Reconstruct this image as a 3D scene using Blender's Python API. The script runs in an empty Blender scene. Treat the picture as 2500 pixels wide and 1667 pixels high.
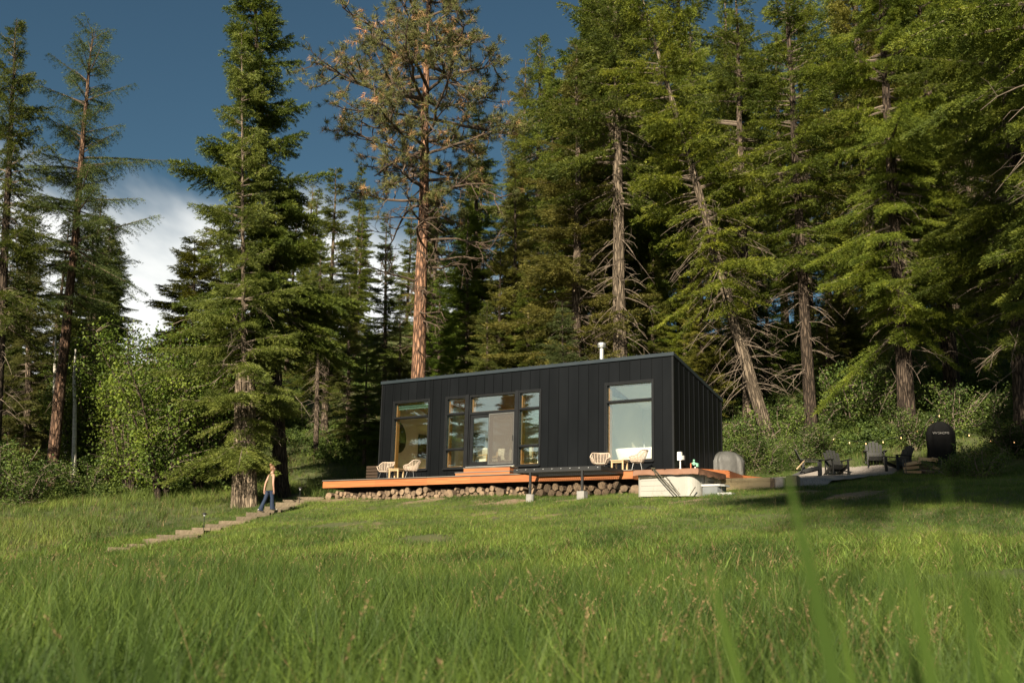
import bpy, math, random
import numpy as np
from mathutils import Matrix, Vector

# ----------------------------------------------------------------------------- camera, sky, sun
SC = bpy.context.scene
COL = SC.collection
F_PX, PITCH, ROLL, TH = 2541.1, 0.2132, 0.0239, 0.595       # fitted to the photograph
_c, _s, _cr, _sr = math.cos(PITCH), math.sin(PITCH), math.cos(ROLL), math.sin(ROLL)
FWD = Vector((0, _c, _s)); _r0 = Vector((1, 0, 0)); _u0 = Vector((0, -_s, _c))
RGT = _r0 * _cr + _u0 * _sr; UPV = _u0 * _cr - _r0 * _sr
cam_d = bpy.data.cameras.new('camera'); cam = bpy.data.objects.new('camera', cam_d); COL.objects.link(cam)
cam.matrix_world = Matrix(((RGT.x, UPV.x, -FWD.x, 0), (RGT.y, UPV.y, -FWD.y, 0), (RGT.z, UPV.z, -FWD.z, 0), (0, 0, 0, 1)))
cam_d.sensor_width = 36; cam_d.lens = F_PX / 2500 * 36
cam_d.clip_start = 0.05; cam_d.clip_end = 3000
cam_d.dof.use_dof = True; cam_d.dof.focus_distance = 40; cam_d.dof.aperture_fstop = 2.6
SC.camera = cam

SUN_AZ, SUN_EL = math.radians(21), math.radians(27)        # behind the camera, a little to its left
TO_SUN = Vector((-math.sin(SUN_AZ) * math.cos(SUN_EL), -math.cos(SUN_AZ) * math.cos(SUN_EL), math.sin(SUN_EL)))
world = bpy.data.worlds.new('World'); SC.world = world; world.use_nodes = True
wn, wl = world.node_tree.nodes, world.node_tree.links
wn.clear()
sky = wn.new('ShaderNodeTexSky'); sky.sky_type = 'NISHITA'; sky.sun_disc = False
sky.sun_elevation = SUN_EL; sky.sun_rotation = math.atan2(TO_SUN.x, TO_SUN.y)
sky.air_density = 1.0; sky.dust_density = 0.3; sky.ozone_density = 1.4; sky.altitude = 900
tc = wn.new('ShaderNodeTexCoord')
sep = wn.new('ShaderNodeSeparateXYZ'); wl.new(tc.outputs['Generated'], sep.inputs[0])


def wmath(op, a, b=None, c=None):
    n = wn.new('ShaderNodeMath'); n.operation = op
    for i, x in enumerate((a, b, c)):
        if x is None: continue
        if isinstance(x, (int, float)): n.inputs[i].default_value = x
        else: wl.new(x, n.inputs[i])
    return n.outputs[0]


# low summer cloud bank, seen as a plane overhead: direction / (height + small)
den = wmath('ADD', wmath('MAXIMUM', sep.outputs[2], 0.0), 0.16)
comb = wn.new('ShaderNodeCombineXYZ')
wl.new(wmath('DIVIDE', sep.outputs[0], den), comb.inputs[0]); wl.new(wmath('DIVIDE', sep.outputs[1], den), comb.inputs[1])
cn = wn.new('ShaderNodeTexNoise'); cn.inputs['Scale'].default_value = 0.9; cn.inputs['Detail'].default_value = 6; cn.inputs['Roughness'].default_value = 0.5
cn.inputs['Distortion'].default_value = 0.6
wl.new(comb.outputs[0], cn.inputs['Vector'])
low = wmath('MULTIPLY_ADD', wmath('MAXIMUM', sep.outputs[2], 0.0), -2.5, 1.10)     # more cloud towards the horizon
lean = wmath('MULTIPLY', sep.outputs[0], -0.60)                                   # and towards the west
cov = wmath('ADD', wmath('ADD', wmath('SUBTRACT', cn.outputs['Fac'], 0.5), low), lean)
cr_ = wn.new('ShaderNodeMapRange'); cr_.interpolation_type = 'SMOOTHSTEP'
cr_.inputs['From Min'].default_value = 0.38; cr_.inputs['From Max'].default_value = 0.60; cr_.inputs['To Max'].default_value = 0.95
wl.new(cov, cr_.inputs['Value'])
grade = wn.new('ShaderNodeMix'); grade.data_type = 'RGBA'; grade.blend_type = 'MULTIPLY'; grade.inputs[0].default_value = 1
wl.new(sky.outputs[0], grade.inputs[6]); grade.inputs[7].default_value = (0.20, 0.262, 0.245, 1)
mixc = wn.new('ShaderNodeMix'); mixc.data_type = 'RGBA'
wl.new(cr_.outputs[0], mixc.inputs[0]); wl.new(grade.outputs[2], mixc.inputs[6])
mixc.inputs[7].default_value = (4.7, 4.75, 4.6, 1)
bg = wn.new('ShaderNodeBackground'); bg.inputs[1].default_value = 0.1
wl.new(mixc.outputs[2], bg.inputs[0])
wo = wn.new('ShaderNodeOutputWorld'); wl.new(bg.outputs[0], wo.inputs[0])

sun_d = bpy.data.lights.new('sun', 'SUN'); sun_d.energy = 5.0; sun_d.angle = math.radians(0.53); sun_d.color = (1.0, 0.88, 0.68)
sun = bpy.data.objects.new('sun', sun_d); COL.objects.link(sun)
sun.rotation_euler = TO_SUN.to_track_quat('Z', 'Y').to_euler()
sun.location = (-20, -60, 60)

vs = SC.view_settings
SC.display_settings.display_device = 'sRGB'
vs.view_transform = 'Standard'; vs.look = 'None'; vs.gamma = 1; vs.exposure = 1.2; vs.use_curve_mapping = False
cy = SC.cycles
cy.max_bounces = 6; cy.diffuse_bounces = 4; cy.glossy_bounces = 3; cy.transmission_bounces = 4; cy.transparent_max_bounces = 12
cy.use_denoising = True; cy.denoiser = 'OPENIMAGEDENOISE'; cy.denoising_input_passes = 'RGB_ALBEDO_NORMAL'; cy.denoising_prefilter = 'ACCURATE'; cy.use_adaptive_sampling = False; cy.sample_clamp_indirect = 4

# ----------------------------------------------------------------------------- helpers
rng = np.random.default_rng(7)
random.seed(5)
P0 = np.array([5.5924, 35.3121, 3.1926])           # deck level at the cabin's front corner
U = np.array([math.cos(TH), -math.sin(TH), 0.0]); V = np.array([math.sin(TH), math.cos(TH), 0.0])
RZ = -TH


def W(s, t, h): return P0 + U * s + V * t + np.array([0, 0, h])


def ray(px, py):
    a, b = px - 1250, py - 833.5
    c, s = math.cos(-ROLL), math.sin(-ROLL)
    u, v = (a * c - b * s) / F_PX, (a * s + b * c) / F_PX
    return np.array([u, _c + v * _s, _s - v * _c])


def at(px, py, Y):
    r = ray(px, py); return r * (Y / r[1])


class MB:
    def __init__(self): self.v, self.q, self.t, self.qm, self.tm, self.n = [], [], [], [], [], 0

    def add(self, v, quads=None, tris=None, mi=0):
        v = np.asarray(v, float).reshape(-1, 3)
        if quads is not None and len(quads):
            q = np.asarray(quads, np.int64).reshape(-1, 4) + self.n; self.q.append(q); self.qm.append(np.full(len(q), mi))
        if tris is not None and len(tris):
            q = np.asarray(tris, np.int64).reshape(-1, 3) + self.n; self.t.append(q); self.tm.append(np.full(len(q), mi))
        self.v.append(v); self.n += len(v); return self

    def box(self, x0, x1, y0, y1, z0, z1, mi=0, M=None):
        v = np.array([[x, y, z] for z in (z0, z1) for y in (y0, y1) for x in (x0, x1)], float)
        if M is not None: v = v @ np.asarray(M)[:3, :3].T + np.asarray(M)[:3, 3]
        return self.add(v, [[0, 2, 3, 1], [4, 5, 7, 6], [0, 1, 5, 4], [2, 6, 7, 3], [0, 4, 6, 2], [1, 3, 7, 5]], mi=mi)

    def tube(self, pts, r, n=8, caps=True, mi=0, capmi=None):
        pts = np.asarray(pts, float); k = len(pts)
        r = np.full(k, r, float) if np.isscalar(r) else np.asarray(r, float)
        tan = np.gradient(pts, axis=0); tan /= np.linalg.norm(tan, axis=1)[:, None] + 1e-12
        a = np.array([0, 0, 1.0]) if abs(tan[0][2]) < 0.9 else np.array([1.0, 0, 0])
        nx = np.cross(a, tan[0]); nx /= np.linalg.norm(nx)
        rings = []; ang = np.arange(n) / n * 2 * np.pi
        for i in range(k):
            nx = nx - tan[i] * (nx @ tan[i]); nx /= np.linalg.norm(nx) + 1e-12
            ny = np.cross(tan[i], nx)
            rings.append(pts[i] + r[i] * (np.cos(ang)[:, None] * nx + np.sin(ang)[:, None] * ny))
        v = np.concatenate(rings); j = np.arange(n); j2 = (j + 1) % n
        q = np.concatenate([np.stack([i * n + j, i * n + j2, (i + 1) * n + j2, (i + 1) * n + j], 1) for i in range(k - 1)])
        self.add(v, q, mi=mi)
        if caps:
            for ring, flip in ((rings[0], 1), (rings[-1], 0)):
                t = [[n, (i + 1) % n, i] if flip else [n, i, (i + 1) % n] for i in range(n)]
                self.add(np.vstack([ring, ring.mean(0)]), tris=t, mi=mi if capmi is None else capmi)
        return self

    def loft(self, rings, closed=True, caps=True, mi=0):
        rings = [np.asarray(r, float) for r in rings]; n = len(rings[0]); j = np.arange(n if closed else n - 1); j2 = (j + 1) % n
        q = np.concatenate([np.stack([i * n + j, i * n + j2, (i + 1) * n + j2, (i + 1) * n + j], 1) for i in range(len(rings) - 1)])
        self.add(np.concatenate(rings), q, mi=mi)
        if caps:
            for ring, flip in ((rings[0], 1), (rings[-1], 0)):
                t = [[n, (i + 1) % n, i] if flip else [n, i, (i + 1) % n] for i in range(n)]
                self.add(np.vstack([ring, ring.mean(0)]), tris=t, mi=mi)
        return self

    def prism(self, poly, z0, z1, mi=0):
        p = np.asarray(poly, float)
        return self.loft([np.c_[p, np.full(len(p), z0)], np.c_[p, np.full(len(p), z1)]], mi=mi)

    def mesh(self, name, mats, smooth=False):
        me = bpy.data.meshes.new(name)
        v = np.concatenate(self.v); me.vertices.add(len(v)); me.vertices.foreach_set('co', v.ravel())
        q = np.concatenate(self.q) if self.q else np.zeros((0, 4), np.int64); t = np.concatenate(self.t) if self.t else np.zeros((0, 3), np.int64)
        nl = q.size + t.size; me.loops.add(nl); me.loops.foreach_set('vertex_index', np.concatenate([q.ravel(), t.ravel()]).astype(np.int32))
        me.polygons.add(len(q) + len(t))
        st = np.concatenate([np.arange(len(q)) * 4, q.size + np.arange(len(t)) * 3]).astype(np.int32); me.polygons.foreach_set('loop_start', st)
        mi = np.concatenate(([np.concatenate(self.qm)] if self.q else []) + ([np.concatenate(self.tm)] if self.t else [])).astype(np.int32)
        me.polygons.foreach_set('material_index', mi)
        me.polygons.foreach_set('use_smooth', np.full(len(mi), bool(smooth)))
        for m in (mats if isinstance(mats, (list, tuple)) else [mats]): me.materials.append(m)
        me.update(calc_edges=True); me.validate()
        return me

    def build(self, name, mats, parent=None, smooth=False, loc=None, rotz=0.0):
        o = bpy.data.objects.new(name, self.mesh(name, mats, smooth)); COL.objects.link(o)
        if parent is not None: o.parent = parent
        if loc is not None: o.location = loc
        if rotz: o.rotation_euler.z = rotz
        return o


def tag(o, label=None, cat=None, group=None, kind=None):
    if label: o['label'] = label
    if cat: o['category'] = cat
    if group: o['group'] = group
    if kind: o['kind'] = kind
    return o


def thing(name, label, cat, loc=(0, 0, 0), rotz=0.0, group=None):
    o = bpy.data.objects.new(name, None); COL.objects.link(o); o.empty_display_size = 0.3
    o.location = loc; o.rotation_euler.z = rotz
    return tag(o, label, cat, group)


def put(name, me, parent=None, loc=(0, 0, 0), rot=(0, 0, 0), scale=(1, 1, 1)):
    o = bpy.data.objects.new(name, me); COL.objects.link(o); o.parent = parent; o.location = loc; o.rotation_euler = rot; o.scale = scale
    return o


def copy_tree(o, parent=None):
    c = o.copy(); COL.objects.link(c)
    if parent is not None: c.parent = parent
    for ch in list(o.children): copy_tree(ch, c)
    return c


# ----------------------------------------------------------------------------- materials
def mat(name, col, col2=None, rough=0.6, scale=6.0, stretch=(1, 1, 1), bump=0.15, bscale=None, metal=0.0, spec=0.4, rand=0.0, detail=5, dist=0.02):
    m = bpy.data.materials.new(name); m.use_nodes = True; N, Lk = m.node_tree.nodes, m.node_tree.links
    b = N['Principled BSDF']; b.inputs['Roughness'].default_value = rough; b.inputs['Metallic'].default_value = metal
    b.inputs['Specular IOR Level'].default_value = spec
    col2 = col2 or tuple(min(1, c * 0.72) for c in col)
    t = N.new('ShaderNodeTexCoord'); mp = N.new('ShaderNodeMapping'); mp.inputs['Scale'].default_value = stretch
    Lk.new(t.outputs['Object'], mp.inputs['Vector'])
    n = N.new('ShaderNodeTexNoise'); n.inputs['Scale'].default_value = scale; n.inputs['Detail'].default_value = detail; n.inputs['Roughness'].default_value = 0.6
    Lk.new(mp.outputs[0], n.inputs['Vector'])
    r = N.new('ShaderNodeMapRange'); r.inputs['From Min'].default_value = 0.3; r.inputs['From Max'].default_value = 0.7; Lk.new(n.outputs['Fac'], r.inputs['Value'])
    mx = N.new('ShaderNodeMix'); mx.data_type = 'RGBA'; mx.inputs[6].default_value = (*col, 1); mx.inputs[7].default_value = (*col2, 1)
    Lk.new(r.outputs[0], mx.inputs[0]); out = mx.outputs[2]
    if rand:
        oi = N.new('ShaderNodeObjectInfo'); h = N.new('ShaderNodeHueSaturation')
        rr = N.new('ShaderNodeMapRange'); rr.inputs['To Min'].default_value = 1 - rand; rr.inputs['To Max'].default_value = 1 + rand
        Lk.new(oi.outputs['Random'], rr.inputs['Value']); Lk.new(rr.outputs[0], h.inputs['Value']); Lk.new(out, h.inputs['Color']); out = h.outputs[0]
    Lk.new(out, b.inputs['Base Color'])
    if bump:
        n2 = n
        if bscale:
            n2 = N.new('ShaderNodeTexNoise'); n2.inputs['Scale'].default_value = bscale; n2.inputs['Detail'].default_value = 4; Lk.new(mp.outputs[0], n2.inputs['Vector'])
        bp = N.new('ShaderNodeBump'); bp.inputs['Strength'].default_value = bump; bp.inputs['Distance'].default_value = dist
        Lk.new(n2.outputs['Fac'], bp.inputs['Height']); Lk.new(bp.outputs[0], b.inputs['Normal'])
    return m


def leafmat(name, c1, c2, trans=0.28, rough=0.65, var=0.25, gloss=0.02, clump=0.9, world=False):
    """foliage: colour varies leaf by leaf and plant by plant (Object Info colour tints each plant)"""
    m = bpy.data.materials.new(name); m.use_nodes = True; N, Lk = m.node_tree.nodes, m.node_tree.links
    N.clear(); g = N.new('ShaderNodeNewGeometry'); oi = N.new('ShaderNodeObjectInfo')
    mx = N.new('ShaderNodeMix'); mx.data_type = 'RGBA'; mx.inputs[6].default_value = (*c1, 1); mx.inputs[7].default_value = (*c2, 1)
    Lk.new(g.outputs['Random Per Island'], mx.inputs[0])
    h = N.new('ShaderNodeHueSaturation'); rr = N.new('ShaderNodeMapRange'); rr.inputs['To Min'].default_value = 1 - var; rr.inputs['To Max'].default_value = 1 + var
    tx = N.new('ShaderNodeTexCoord'); nz = N.new('ShaderNodeTexNoise'); nz.inputs['Scale'].default_value = clump; nz.inputs['Detail'].default_value = 3; Lk.new(g.outputs['Position'] if world else tx.outputs['Object'], nz.inputs['Vector'])
    nr = N.new('ShaderNodeMapRange'); nr.inputs['From Min'].default_value = .35; nr.inputs['From Max'].default_value = .65; nr.inputs['To Min'].default_value = .62; nr.inputs['To Max'].default_value = 1.38; Lk.new(nz.outputs['Fac'], nr.inputs['Value'])
    hu = N.new('ShaderNodeMapRange'); hu.inputs['From Min'].default_value = .35; hu.inputs['From Max'].default_value = .65; hu.inputs['To Min'].default_value = .515; hu.inputs['To Max'].default_value = .482; Lk.new(nz.outputs['Fac'], hu.inputs['Value']); Lk.new(hu.outputs[0], h.inputs['Hue'])
    vm = N.new('ShaderNodeMath'); vm.operation = 'MULTIPLY'; Lk.new(oi.outputs['Random'], rr.inputs['Value']); Lk.new(rr.outputs[0], vm.inputs[0]); Lk.new(nr.outputs[0], vm.inputs[1]); Lk.new(vm.outputs[0], h.inputs['Value']); Lk.new(mx.outputs[2], h.inputs['Color'])
    tint = N.new('ShaderNodeMix'); tint.data_type = 'RGBA'; tint.blend_type = 'MULTIPLY'; tint.inputs[0].default_value = 1
    Lk.new(h.outputs[0], tint.inputs[6]); Lk.new(oi.outputs['Color'], tint.inputs[7])
    d = N.new('ShaderNodeBsdfDiffuse'); Lk.new(tint.outputs[2], d.inputs[0])
    tr = N.new('ShaderNodeBsdfTranslucent'); Lk.new(tint.outputs[2], tr.inputs[0])
    ms = N.new('ShaderNodeMixShader'); ms.inputs[0].default_value = trans; Lk.new(d.outputs[0], ms.inputs[1]); Lk.new(tr.outputs[0], ms.inputs[2])
    gl = N.new('ShaderNodeBsdfGlossy'); gl.inputs['Roughness'].default_value = rough
    m2 = N.new('ShaderNodeMixShader'); m2.inputs[0].default_value = gloss; Lk.new(ms.outputs[0], m2.inputs[1]); Lk.new(gl.outputs[0], m2.inputs[2])
    o = N.new('ShaderNodeOutputMaterial'); Lk.new(m2.outputs[0], o.inputs[0])
    return m


def barkmat(name, c1, c2, sx=7.0, sz=1.2, bump=0.9):
    """plated, furrowed bark: stretched cells with dark cracks"""
    m = bpy.data.materials.new(name); m.use_nodes = True; N, Lk = m.node_tree.nodes, m.node_tree.links
    b = N['Principled BSDF']; b.inputs['Roughness'].default_value = 0.85; b.inputs['Specular IOR Level'].default_value = 0.2
    t = N.new('ShaderNodeTexCoord'); mp = N.new('ShaderNodeMapping'); mp.inputs['Scale'].default_value = (sx, sx, sz); Lk.new(t.outputs['Object'], mp.inputs['Vector'])
    nz = N.new('ShaderNodeTexNoise'); nz.inputs['Scale'].default_value = 1.6; nz.inputs['Detail'].default_value = 6; Lk.new(mp.outputs[0], nz.inputs['Vector'])
    ad = N.new('ShaderNodeVectorMath'); ad.operation = 'MULTIPLY_ADD'; Lk.new(nz.outputs['Color'], ad.inputs[0]); ad.inputs[1].default_value = (0.9, 0.9, 0.9); Lk.new(mp.outputs[0], ad.inputs[2])
    vo = N.new('ShaderNodeTexVoronoi'); vo.feature = 'DISTANCE_TO_EDGE'; vo.inputs['Scale'].default_value = 1.0; Lk.new(ad.outputs[0], vo.inputs['Vector'])
    r = N.new('ShaderNodeMapRange'); r.inputs['From Min'].default_value = 0.02; r.inputs['From Max'].default_value = 0.22; Lk.new(vo.outputs['Distance'], r.inputs['Value'])
    mx = N.new('ShaderNodeMix'); mx.data_type = 'RGBA'; mx.inputs[6].default_value = (*c2, 1); mx.inputs[7].default_value = (*c1, 1); Lk.new(r.outputs[0], mx.inputs[0])
    h = N.new('ShaderNodeHueSaturation'); Lk.new(mx.outputs[2], h.inputs['Color'])
    r2 = N.new('ShaderNodeMapRange'); r2.inputs['From Min'].default_value = 0.3; r2.inputs['From Max'].default_value = 0.7; r2.inputs['To Min'].default_value = 0.65; r2.inputs['To Max'].default_value = 1.3
    Lk.new(nz.outputs['Fac'], r2.inputs['Value']); Lk.new(r2.outputs[0], h.inputs['Value']); Lk.new(h.outputs[0], b.inputs['Base Color'])
    bp = N.new('ShaderNodeBump'); bp.inputs['Strength'].default_value = bump; bp.inputs['Distance'].default_value = 0.05
    Lk.new(r.outputs[0], bp.inputs['Height']); Lk.new(bp.outputs[0], b.inputs['Normal'])
    return m


def glassmat():
    """coated window glass: see-through with a strong mirror sheen"""
    m = bpy.data.materials.new('window_glass'); m.use_nodes = True; N, Lk = m.node_tree.nodes, m.node_tree.links; N.clear()
    tr = N.new('ShaderNodeBsdfTransparent'); tr.inputs[0].default_value = (0.97, 0.98, 0.95, 1)
    gl = N.new('ShaderNodeBsdfGlossy'); gl.inputs['Roughness'].default_value = 0.0; gl.inputs[0].default_value = (0.80, 1.0, 0.98, 1)
    fr = N.new('ShaderNodeLayerWeight'); pw = N.new('ShaderNodeMath'); pw.operation = 'POWER'; pw.inputs[1].default_value = 4.0; Lk.new(fr.outputs['Facing'], pw.inputs[0])
    ad = N.new('ShaderNodeMath'); ad.operation = 'MULTIPLY_ADD'; ad.inputs[1].default_value = 0.85; ad.inputs[2].default_value = GLASS_SHEEN; ad.use_clamp = True
    Lk.new(pw.outputs[0], ad.inputs[0])
    ms = N.new('ShaderNodeMixShader'); Lk.new(ad.outputs[0], ms.inputs[0]); Lk.new(tr.outputs[0], ms.inputs[1]); Lk.new(gl.outputs[0], ms.inputs[2])
    o = N.new('ShaderNodeOutputMaterial'); Lk.new(ms.outputs[0], o.inputs[0]); return m


GLASS_SHEEN = 0.17
M = {}
M['black_metal'] = mat('black_standing_seam_metal', (0.0045, 0.0053, 0.0062), (0.007, 0.008, 0.0092), rough=0.36, scale=1.2, stretch=(1, 1, 0.3), bump=0.25, bscale=1.6, spec=0.10, rand=0.12)
M['black_trim'] = mat('black_trim', (0.008, 0.0085, 0.0095), (0.012, 0.013, 0.014), rough=0.4, spec=.25, scale=3, bump=0.03)
M['roof_edge'] = mat('roof_edge_metal', (0.018, 0.026, 0.032), (0.026, 0.034, 0.04), rough=0.35, scale=2, bump=0.03)
M['glass'] = glassmat()
M['pine_wood'] = mat('pine_window_lining', (0.42, 0.22, 0.07), (0.30, 0.15, 0.045), rough=0.5, scale=3, stretch=(8, 8, 0.6), bump=0.05)
M['ceiling_wood'] = mat('ceiling_boards', (0.34, 0.16, 0.055), (0.22, 0.10, 0.035), rough=0.5, scale=2, stretch=(0.4, 7, 1), bump=0.1)
M['plaster'] = mat('cream_plaster', (0.80, 0.77, 0.64), (0.76, 0.73, 0.60), rough=0.9, scale=3, bump=0.05)
M['white_paint'] = mat('white_paint', (0.78, 0.78, 0.74), (0.70, 0.70, 0.66), rough=0.5, scale=4, bump=0.03)
M['floor_wood'] = mat('floor_boards', (0.46, 0.33, 0.20), (0.36, 0.25, 0.14), rough=0.4, scale=2, stretch=(0.4, 6, 1), bump=0.05)
M['cedar'] = mat('cedar_fascia', (0.43, 0.155, 0.055), (0.27, 0.085, 0.028), rough=0.6, scale=2.6, stretch=(0.45, 4, 9), bump=0.2, rand=0.16)
M['deck_board'] = mat('grey_deck_board', (0.16, 0.14, 0.12), (0.10, 0.09, 0.08), rough=0.7, scale=2, stretch=(0.5, 8, 6), bump=0.15, rand=0.1)
M['dark_wood'] = mat('dark_stained_wood', (0.050, 0.030, 0.018), (0.028, 0.018, 0.011), rough=0.6, scale=3, stretch=(0.6, 6, 6), bump=0.15, rand=0.15)
M['sunlit_endgrain'] = mat('sunlit_end_grain', (0.62, 0.55, 0.45), (0.5, 0.42, 0.32), rough=0.7, scale=12, bump=0.1)  # slat ends: their sunlit white is put into the colour
M['rattan'] = mat('pale_rattan', (0.55, 0.45, 0.36), (0.44, 0.34, 0.26), rough=0.55, scale=14, bump=0.1)
M['black_wire'] = mat('black_steel', (0.02, 0.02, 0.02), (0.03, 0.03, 0.03), rough=0.35, scale=8, bump=0.02)
M['grey_wire'] = mat('grey_steel_legs', (0.16, 0.16, 0.16), (0.10, 0.10, 0.10), rough=0.4, scale=8, bump=0.02, metal=0.6)
M['table_wood'] = mat('pale_teak', (0.50, 0.36, 0.20), (0.38, 0.26, 0.14), rough=0.55, scale=4, stretch=(1, 6, 6), bump=0.1)
M['log_end'] = mat('cut_log_end', (0.24, 0.17, 0.108), (0.095, 0.064, 0.042), rough=0.85, scale=7, bump=0.3, rand=0.4)
M['log_bark'] = mat('log_bark', (0.15, 0.105, 0.07), (0.08, 0.055, 0.037), rough=0.9, scale=6, stretch=(1, 0.3, 1), bump=0.6, rand=0.35)
M['log_split'] = mat('split_log_face', (0.55, 0.36, 0.19), (0.40, 0.24, 0.115), rough=0.8, scale=4, stretch=(0.4, 4, 4), bump=0.3, rand=0.2)
M['concrete'] = mat('concrete', (0.30, 0.29, 0.27), (0.20, 0.19, 0.18), rough=0.9, scale=6, bump=0.2)
M['white_pvc'] = mat('white_block', (0.40, 0.35, 0.31), (0.28, 0.24, 0.20), rough=0.7, scale=6, bump=0.1)
M['tub_shell'] = mat('tub_panel', (0.33, 0.318, 0.287), (0.30, 0.29, 0.26), rough=0.5, scale=2, bump=0.03)
M['tub_end'] = mat('tub_end_panel', (0.36, 0.33, 0.27), (0.32, 0.29, 0.24), rough=0.55, scale=2, bump=0.03)
M['tub_seam'] = mat('tub_groove', (0.12, 0.11, 0.10), rough=0.7, scale=5, bump=0.02)
M['vinyl'] = mat('brown_vinyl', (0.17, 0.085, 0.05), (0.235, 0.125, 0.08), rough=0.5, scale=3, stretch=(1, 1, 2), bump=0.35, dist=0.04)
M['strap'] = mat('dark_strap', (0.045, 0.042, 0.025), (0.06, 0.055, 0.035), rough=0.6, scale=8, bump=0.05)
M['step_white'] = mat('pale_plastic', (0.45, 0.45, 0.44), (0.38, 0.38, 0.37), rough=0.5, scale=3, bump=0.03)
M['step_grey'] = mat('grey_plastic', (0.16, 0.175, 0.18), (0.12, 0.13, 0.135), rough=0.5, scale=3, bump=0.03)
M['copper'] = mat('copper_pipe', (0.45, 0.14, 0.06), (0.35, 0.10, 0.04), rough=0.4, scale=8, bump=0.05, metal=0.4)
M['green_valve'] = mat('green_plastic', (0.22, 0.48, 0.34), (0.16, 0.38, 0.27), rough=0.5, scale=6, bump=0.05)
M['grey_box'] = mat('grey_enclosure', (0.36, 0.37, 0.36), (0.3, 0.31, 0.3), rough=0.5, scale=5, bump=0.04)
M['steel'] = mat('galvanised_steel', (0.62, 0.62, 0.60), (0.5, 0.5, 0.5), rough=0.35, scale=5, bump=0.03, metal=0.7)
M['grill_cover'] = mat('grey_cover_cloth', (0.085, 0.085, 0.08), (0.055, 0.055, 0.052), rough=0.55, scale=2.5, bump=0.5, dist=0.05)
M['lumber'] = mat('treated_lumber', (0.34, 0.27, 0.15), (0.25, 0.19, 0.10), rough=0.75, scale=2, stretch=(0.4, 6, 7), bump=0.2, rand=0.12)
M['step_timber'] = mat('weathered_timber', (0.155, 0.122, 0.08), (0.08, 0.06, 0.038), rough=0.85, scale=3, stretch=(0.5, 5, 5), bump=0.35, rand=0.2)
M['gravel'] = mat('pale_gravel', (0.34, 0.30, 0.27), (0.18, 0.155, 0.14), rough=0.9, scale=26, bump=0.9, detail=3)
M['adirondack'] = mat('charcoal_plastic_wood', (0.022, 0.022, 0.021), (0.015, 0.015, 0.0145), rough=0.55, scale=4, stretch=(1, 1, 5), bump=0.08)
M['black_cloth'] = mat('black_cover_cloth', (0.006, 0.006, 0.006), (0.009, 0.009, 0.009), rough=0.9, scale=3, bump=0.4, spec=.08)
M['bark_pine'] = barkmat('orange_pine_bark', (0.29, 0.16, 0.098), (0.065, 0.038, 0.027), 7, 1.3, 1.0)
M['bark_fir'] = barkmat('grey_fir_bark', (0.19, 0.145, 0.105), (0.05, 0.036, 0.027), 9, 1.5, 1.0)
M['bark_dark'] = barkmat('dark_fir_bark', (0.085, 0.062, 0.045), (0.022, 0.016, 0.012), 9, 1.5, 1.0)
M['bark_pale'] = barkmat('pale_trunk_bark', (0.25, 0.195, 0.14), (0.08, 0.06, 0.043), 8, 1.2, 1.0)
M['bark_mid'] = barkmat('grey_brown_bark', (0.185, 0.145, 0.105), (0.055, 0.042, 0.03), 8, 1.2, 1.0)
M['bark_larch'] = barkmat('brown_larch_bark', (0.175, 0.105, 0.068), (0.045, 0.027, 0.019), 8, 1.6, 1.0)
M['birch'] = mat('white_birch_bark', (0.60, 0.57, 0.50), (0.33, 0.30, 0.26), rough=0.8, scale=4, stretch=(1, 1, 3), bump=0.2)
M['twig'] = mat('grey_dead_wood', (0.21, 0.165, 0.125), (0.12, 0.092, 0.07), rough=0.85, scale=5, bump=0.2)
M['pine_limb'] = mat('brown_limb', (0.13, 0.092, 0.066), (0.07, 0.048, 0.034), rough=0.85, scale=5, bump=0.3)
M['soil'] = mat('bare_soil', (0.24, 0.175, 0.11), (0.14, 0.10, 0.06), rough=0.95, scale=8, bump=0.5)

# ----------------------------------------------------------------------------- terrain
_gt = [-120, -40, -32, -26, -20, -16.5, -13.8, -9, -6.8, -3, -2, -0.5, 3, 6, 10, 16, 22, 30, 40, 55, 90, 260]
_gz = [-1.5, -1.1, -1.02, -0.98, -0.72, -0.33, 0.10, 1.0, 1.46, 2.22, 2.40, 2.62, 3.1, 3.7, 4.6, 6.8, 9.8, 14.0, 17.3, 19.3, 20.5, 22]
_ft = np.arange(-120, 260, 0.25); _fz = np.interp(_ft, _gt, _gz)
_k = np.exp(-0.5 * (np.arange(-12, 13) / 4.5) ** 2); _k /= _k.sum()
_fz = np.convolve(np.pad(_fz, 12, 'edge'), _k, 'valid')


def st(X, Y):
    dx, dy = np.asarray(X) - P0[0], np.asarray(Y) - P0[1]
    return dx * U[0] + dy * U[1], dx * V[0] + dy * V[1]


def sm(x): x = np.clip(x, 0, 1); return x * x * (3 - 2 * x)


def ground(X, Y):
    X = np.asarray(X, float); Y = np.asarray(Y, float)
    s, t = st(X, Y)
    z = np.interp(t, _ft, _fz)
    L = np.clip(-s - 14, 0, 30)
    z = z + 0.05 * L * sm((t + 22) / 8) + 0.14 * np.clip(-s - 14.5, 0, 18) * sm((t - 1) / 8)
    n = 0.06 * np.sin(X * 0.9 + 1.3 * np.sin(Y * 0.5)) * np.sin(Y * 0.8 + 0.7) + 0.03 * np.sin(X * 2.3 + Y * 1.1) * np.sin(Y * 2.9 - X * 0.6)
    z = z - .42 * sm(s / 2.5) * sm((14 - s) / 4) * np.exp(-((t - 8) / 3.2) ** 2)
    z = z + 10 * sm((-14 - Y) / 18) * sm((X + 45) / 15)  # unseen rise added behind the camera to lift the shade-casting firs
    far = 0.5 * np.sin(X * 0.13 + 2) * np.sin(Y * 0.17) * sm((t - 10) / 15)
    return z + n * 0.8 + far


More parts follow.
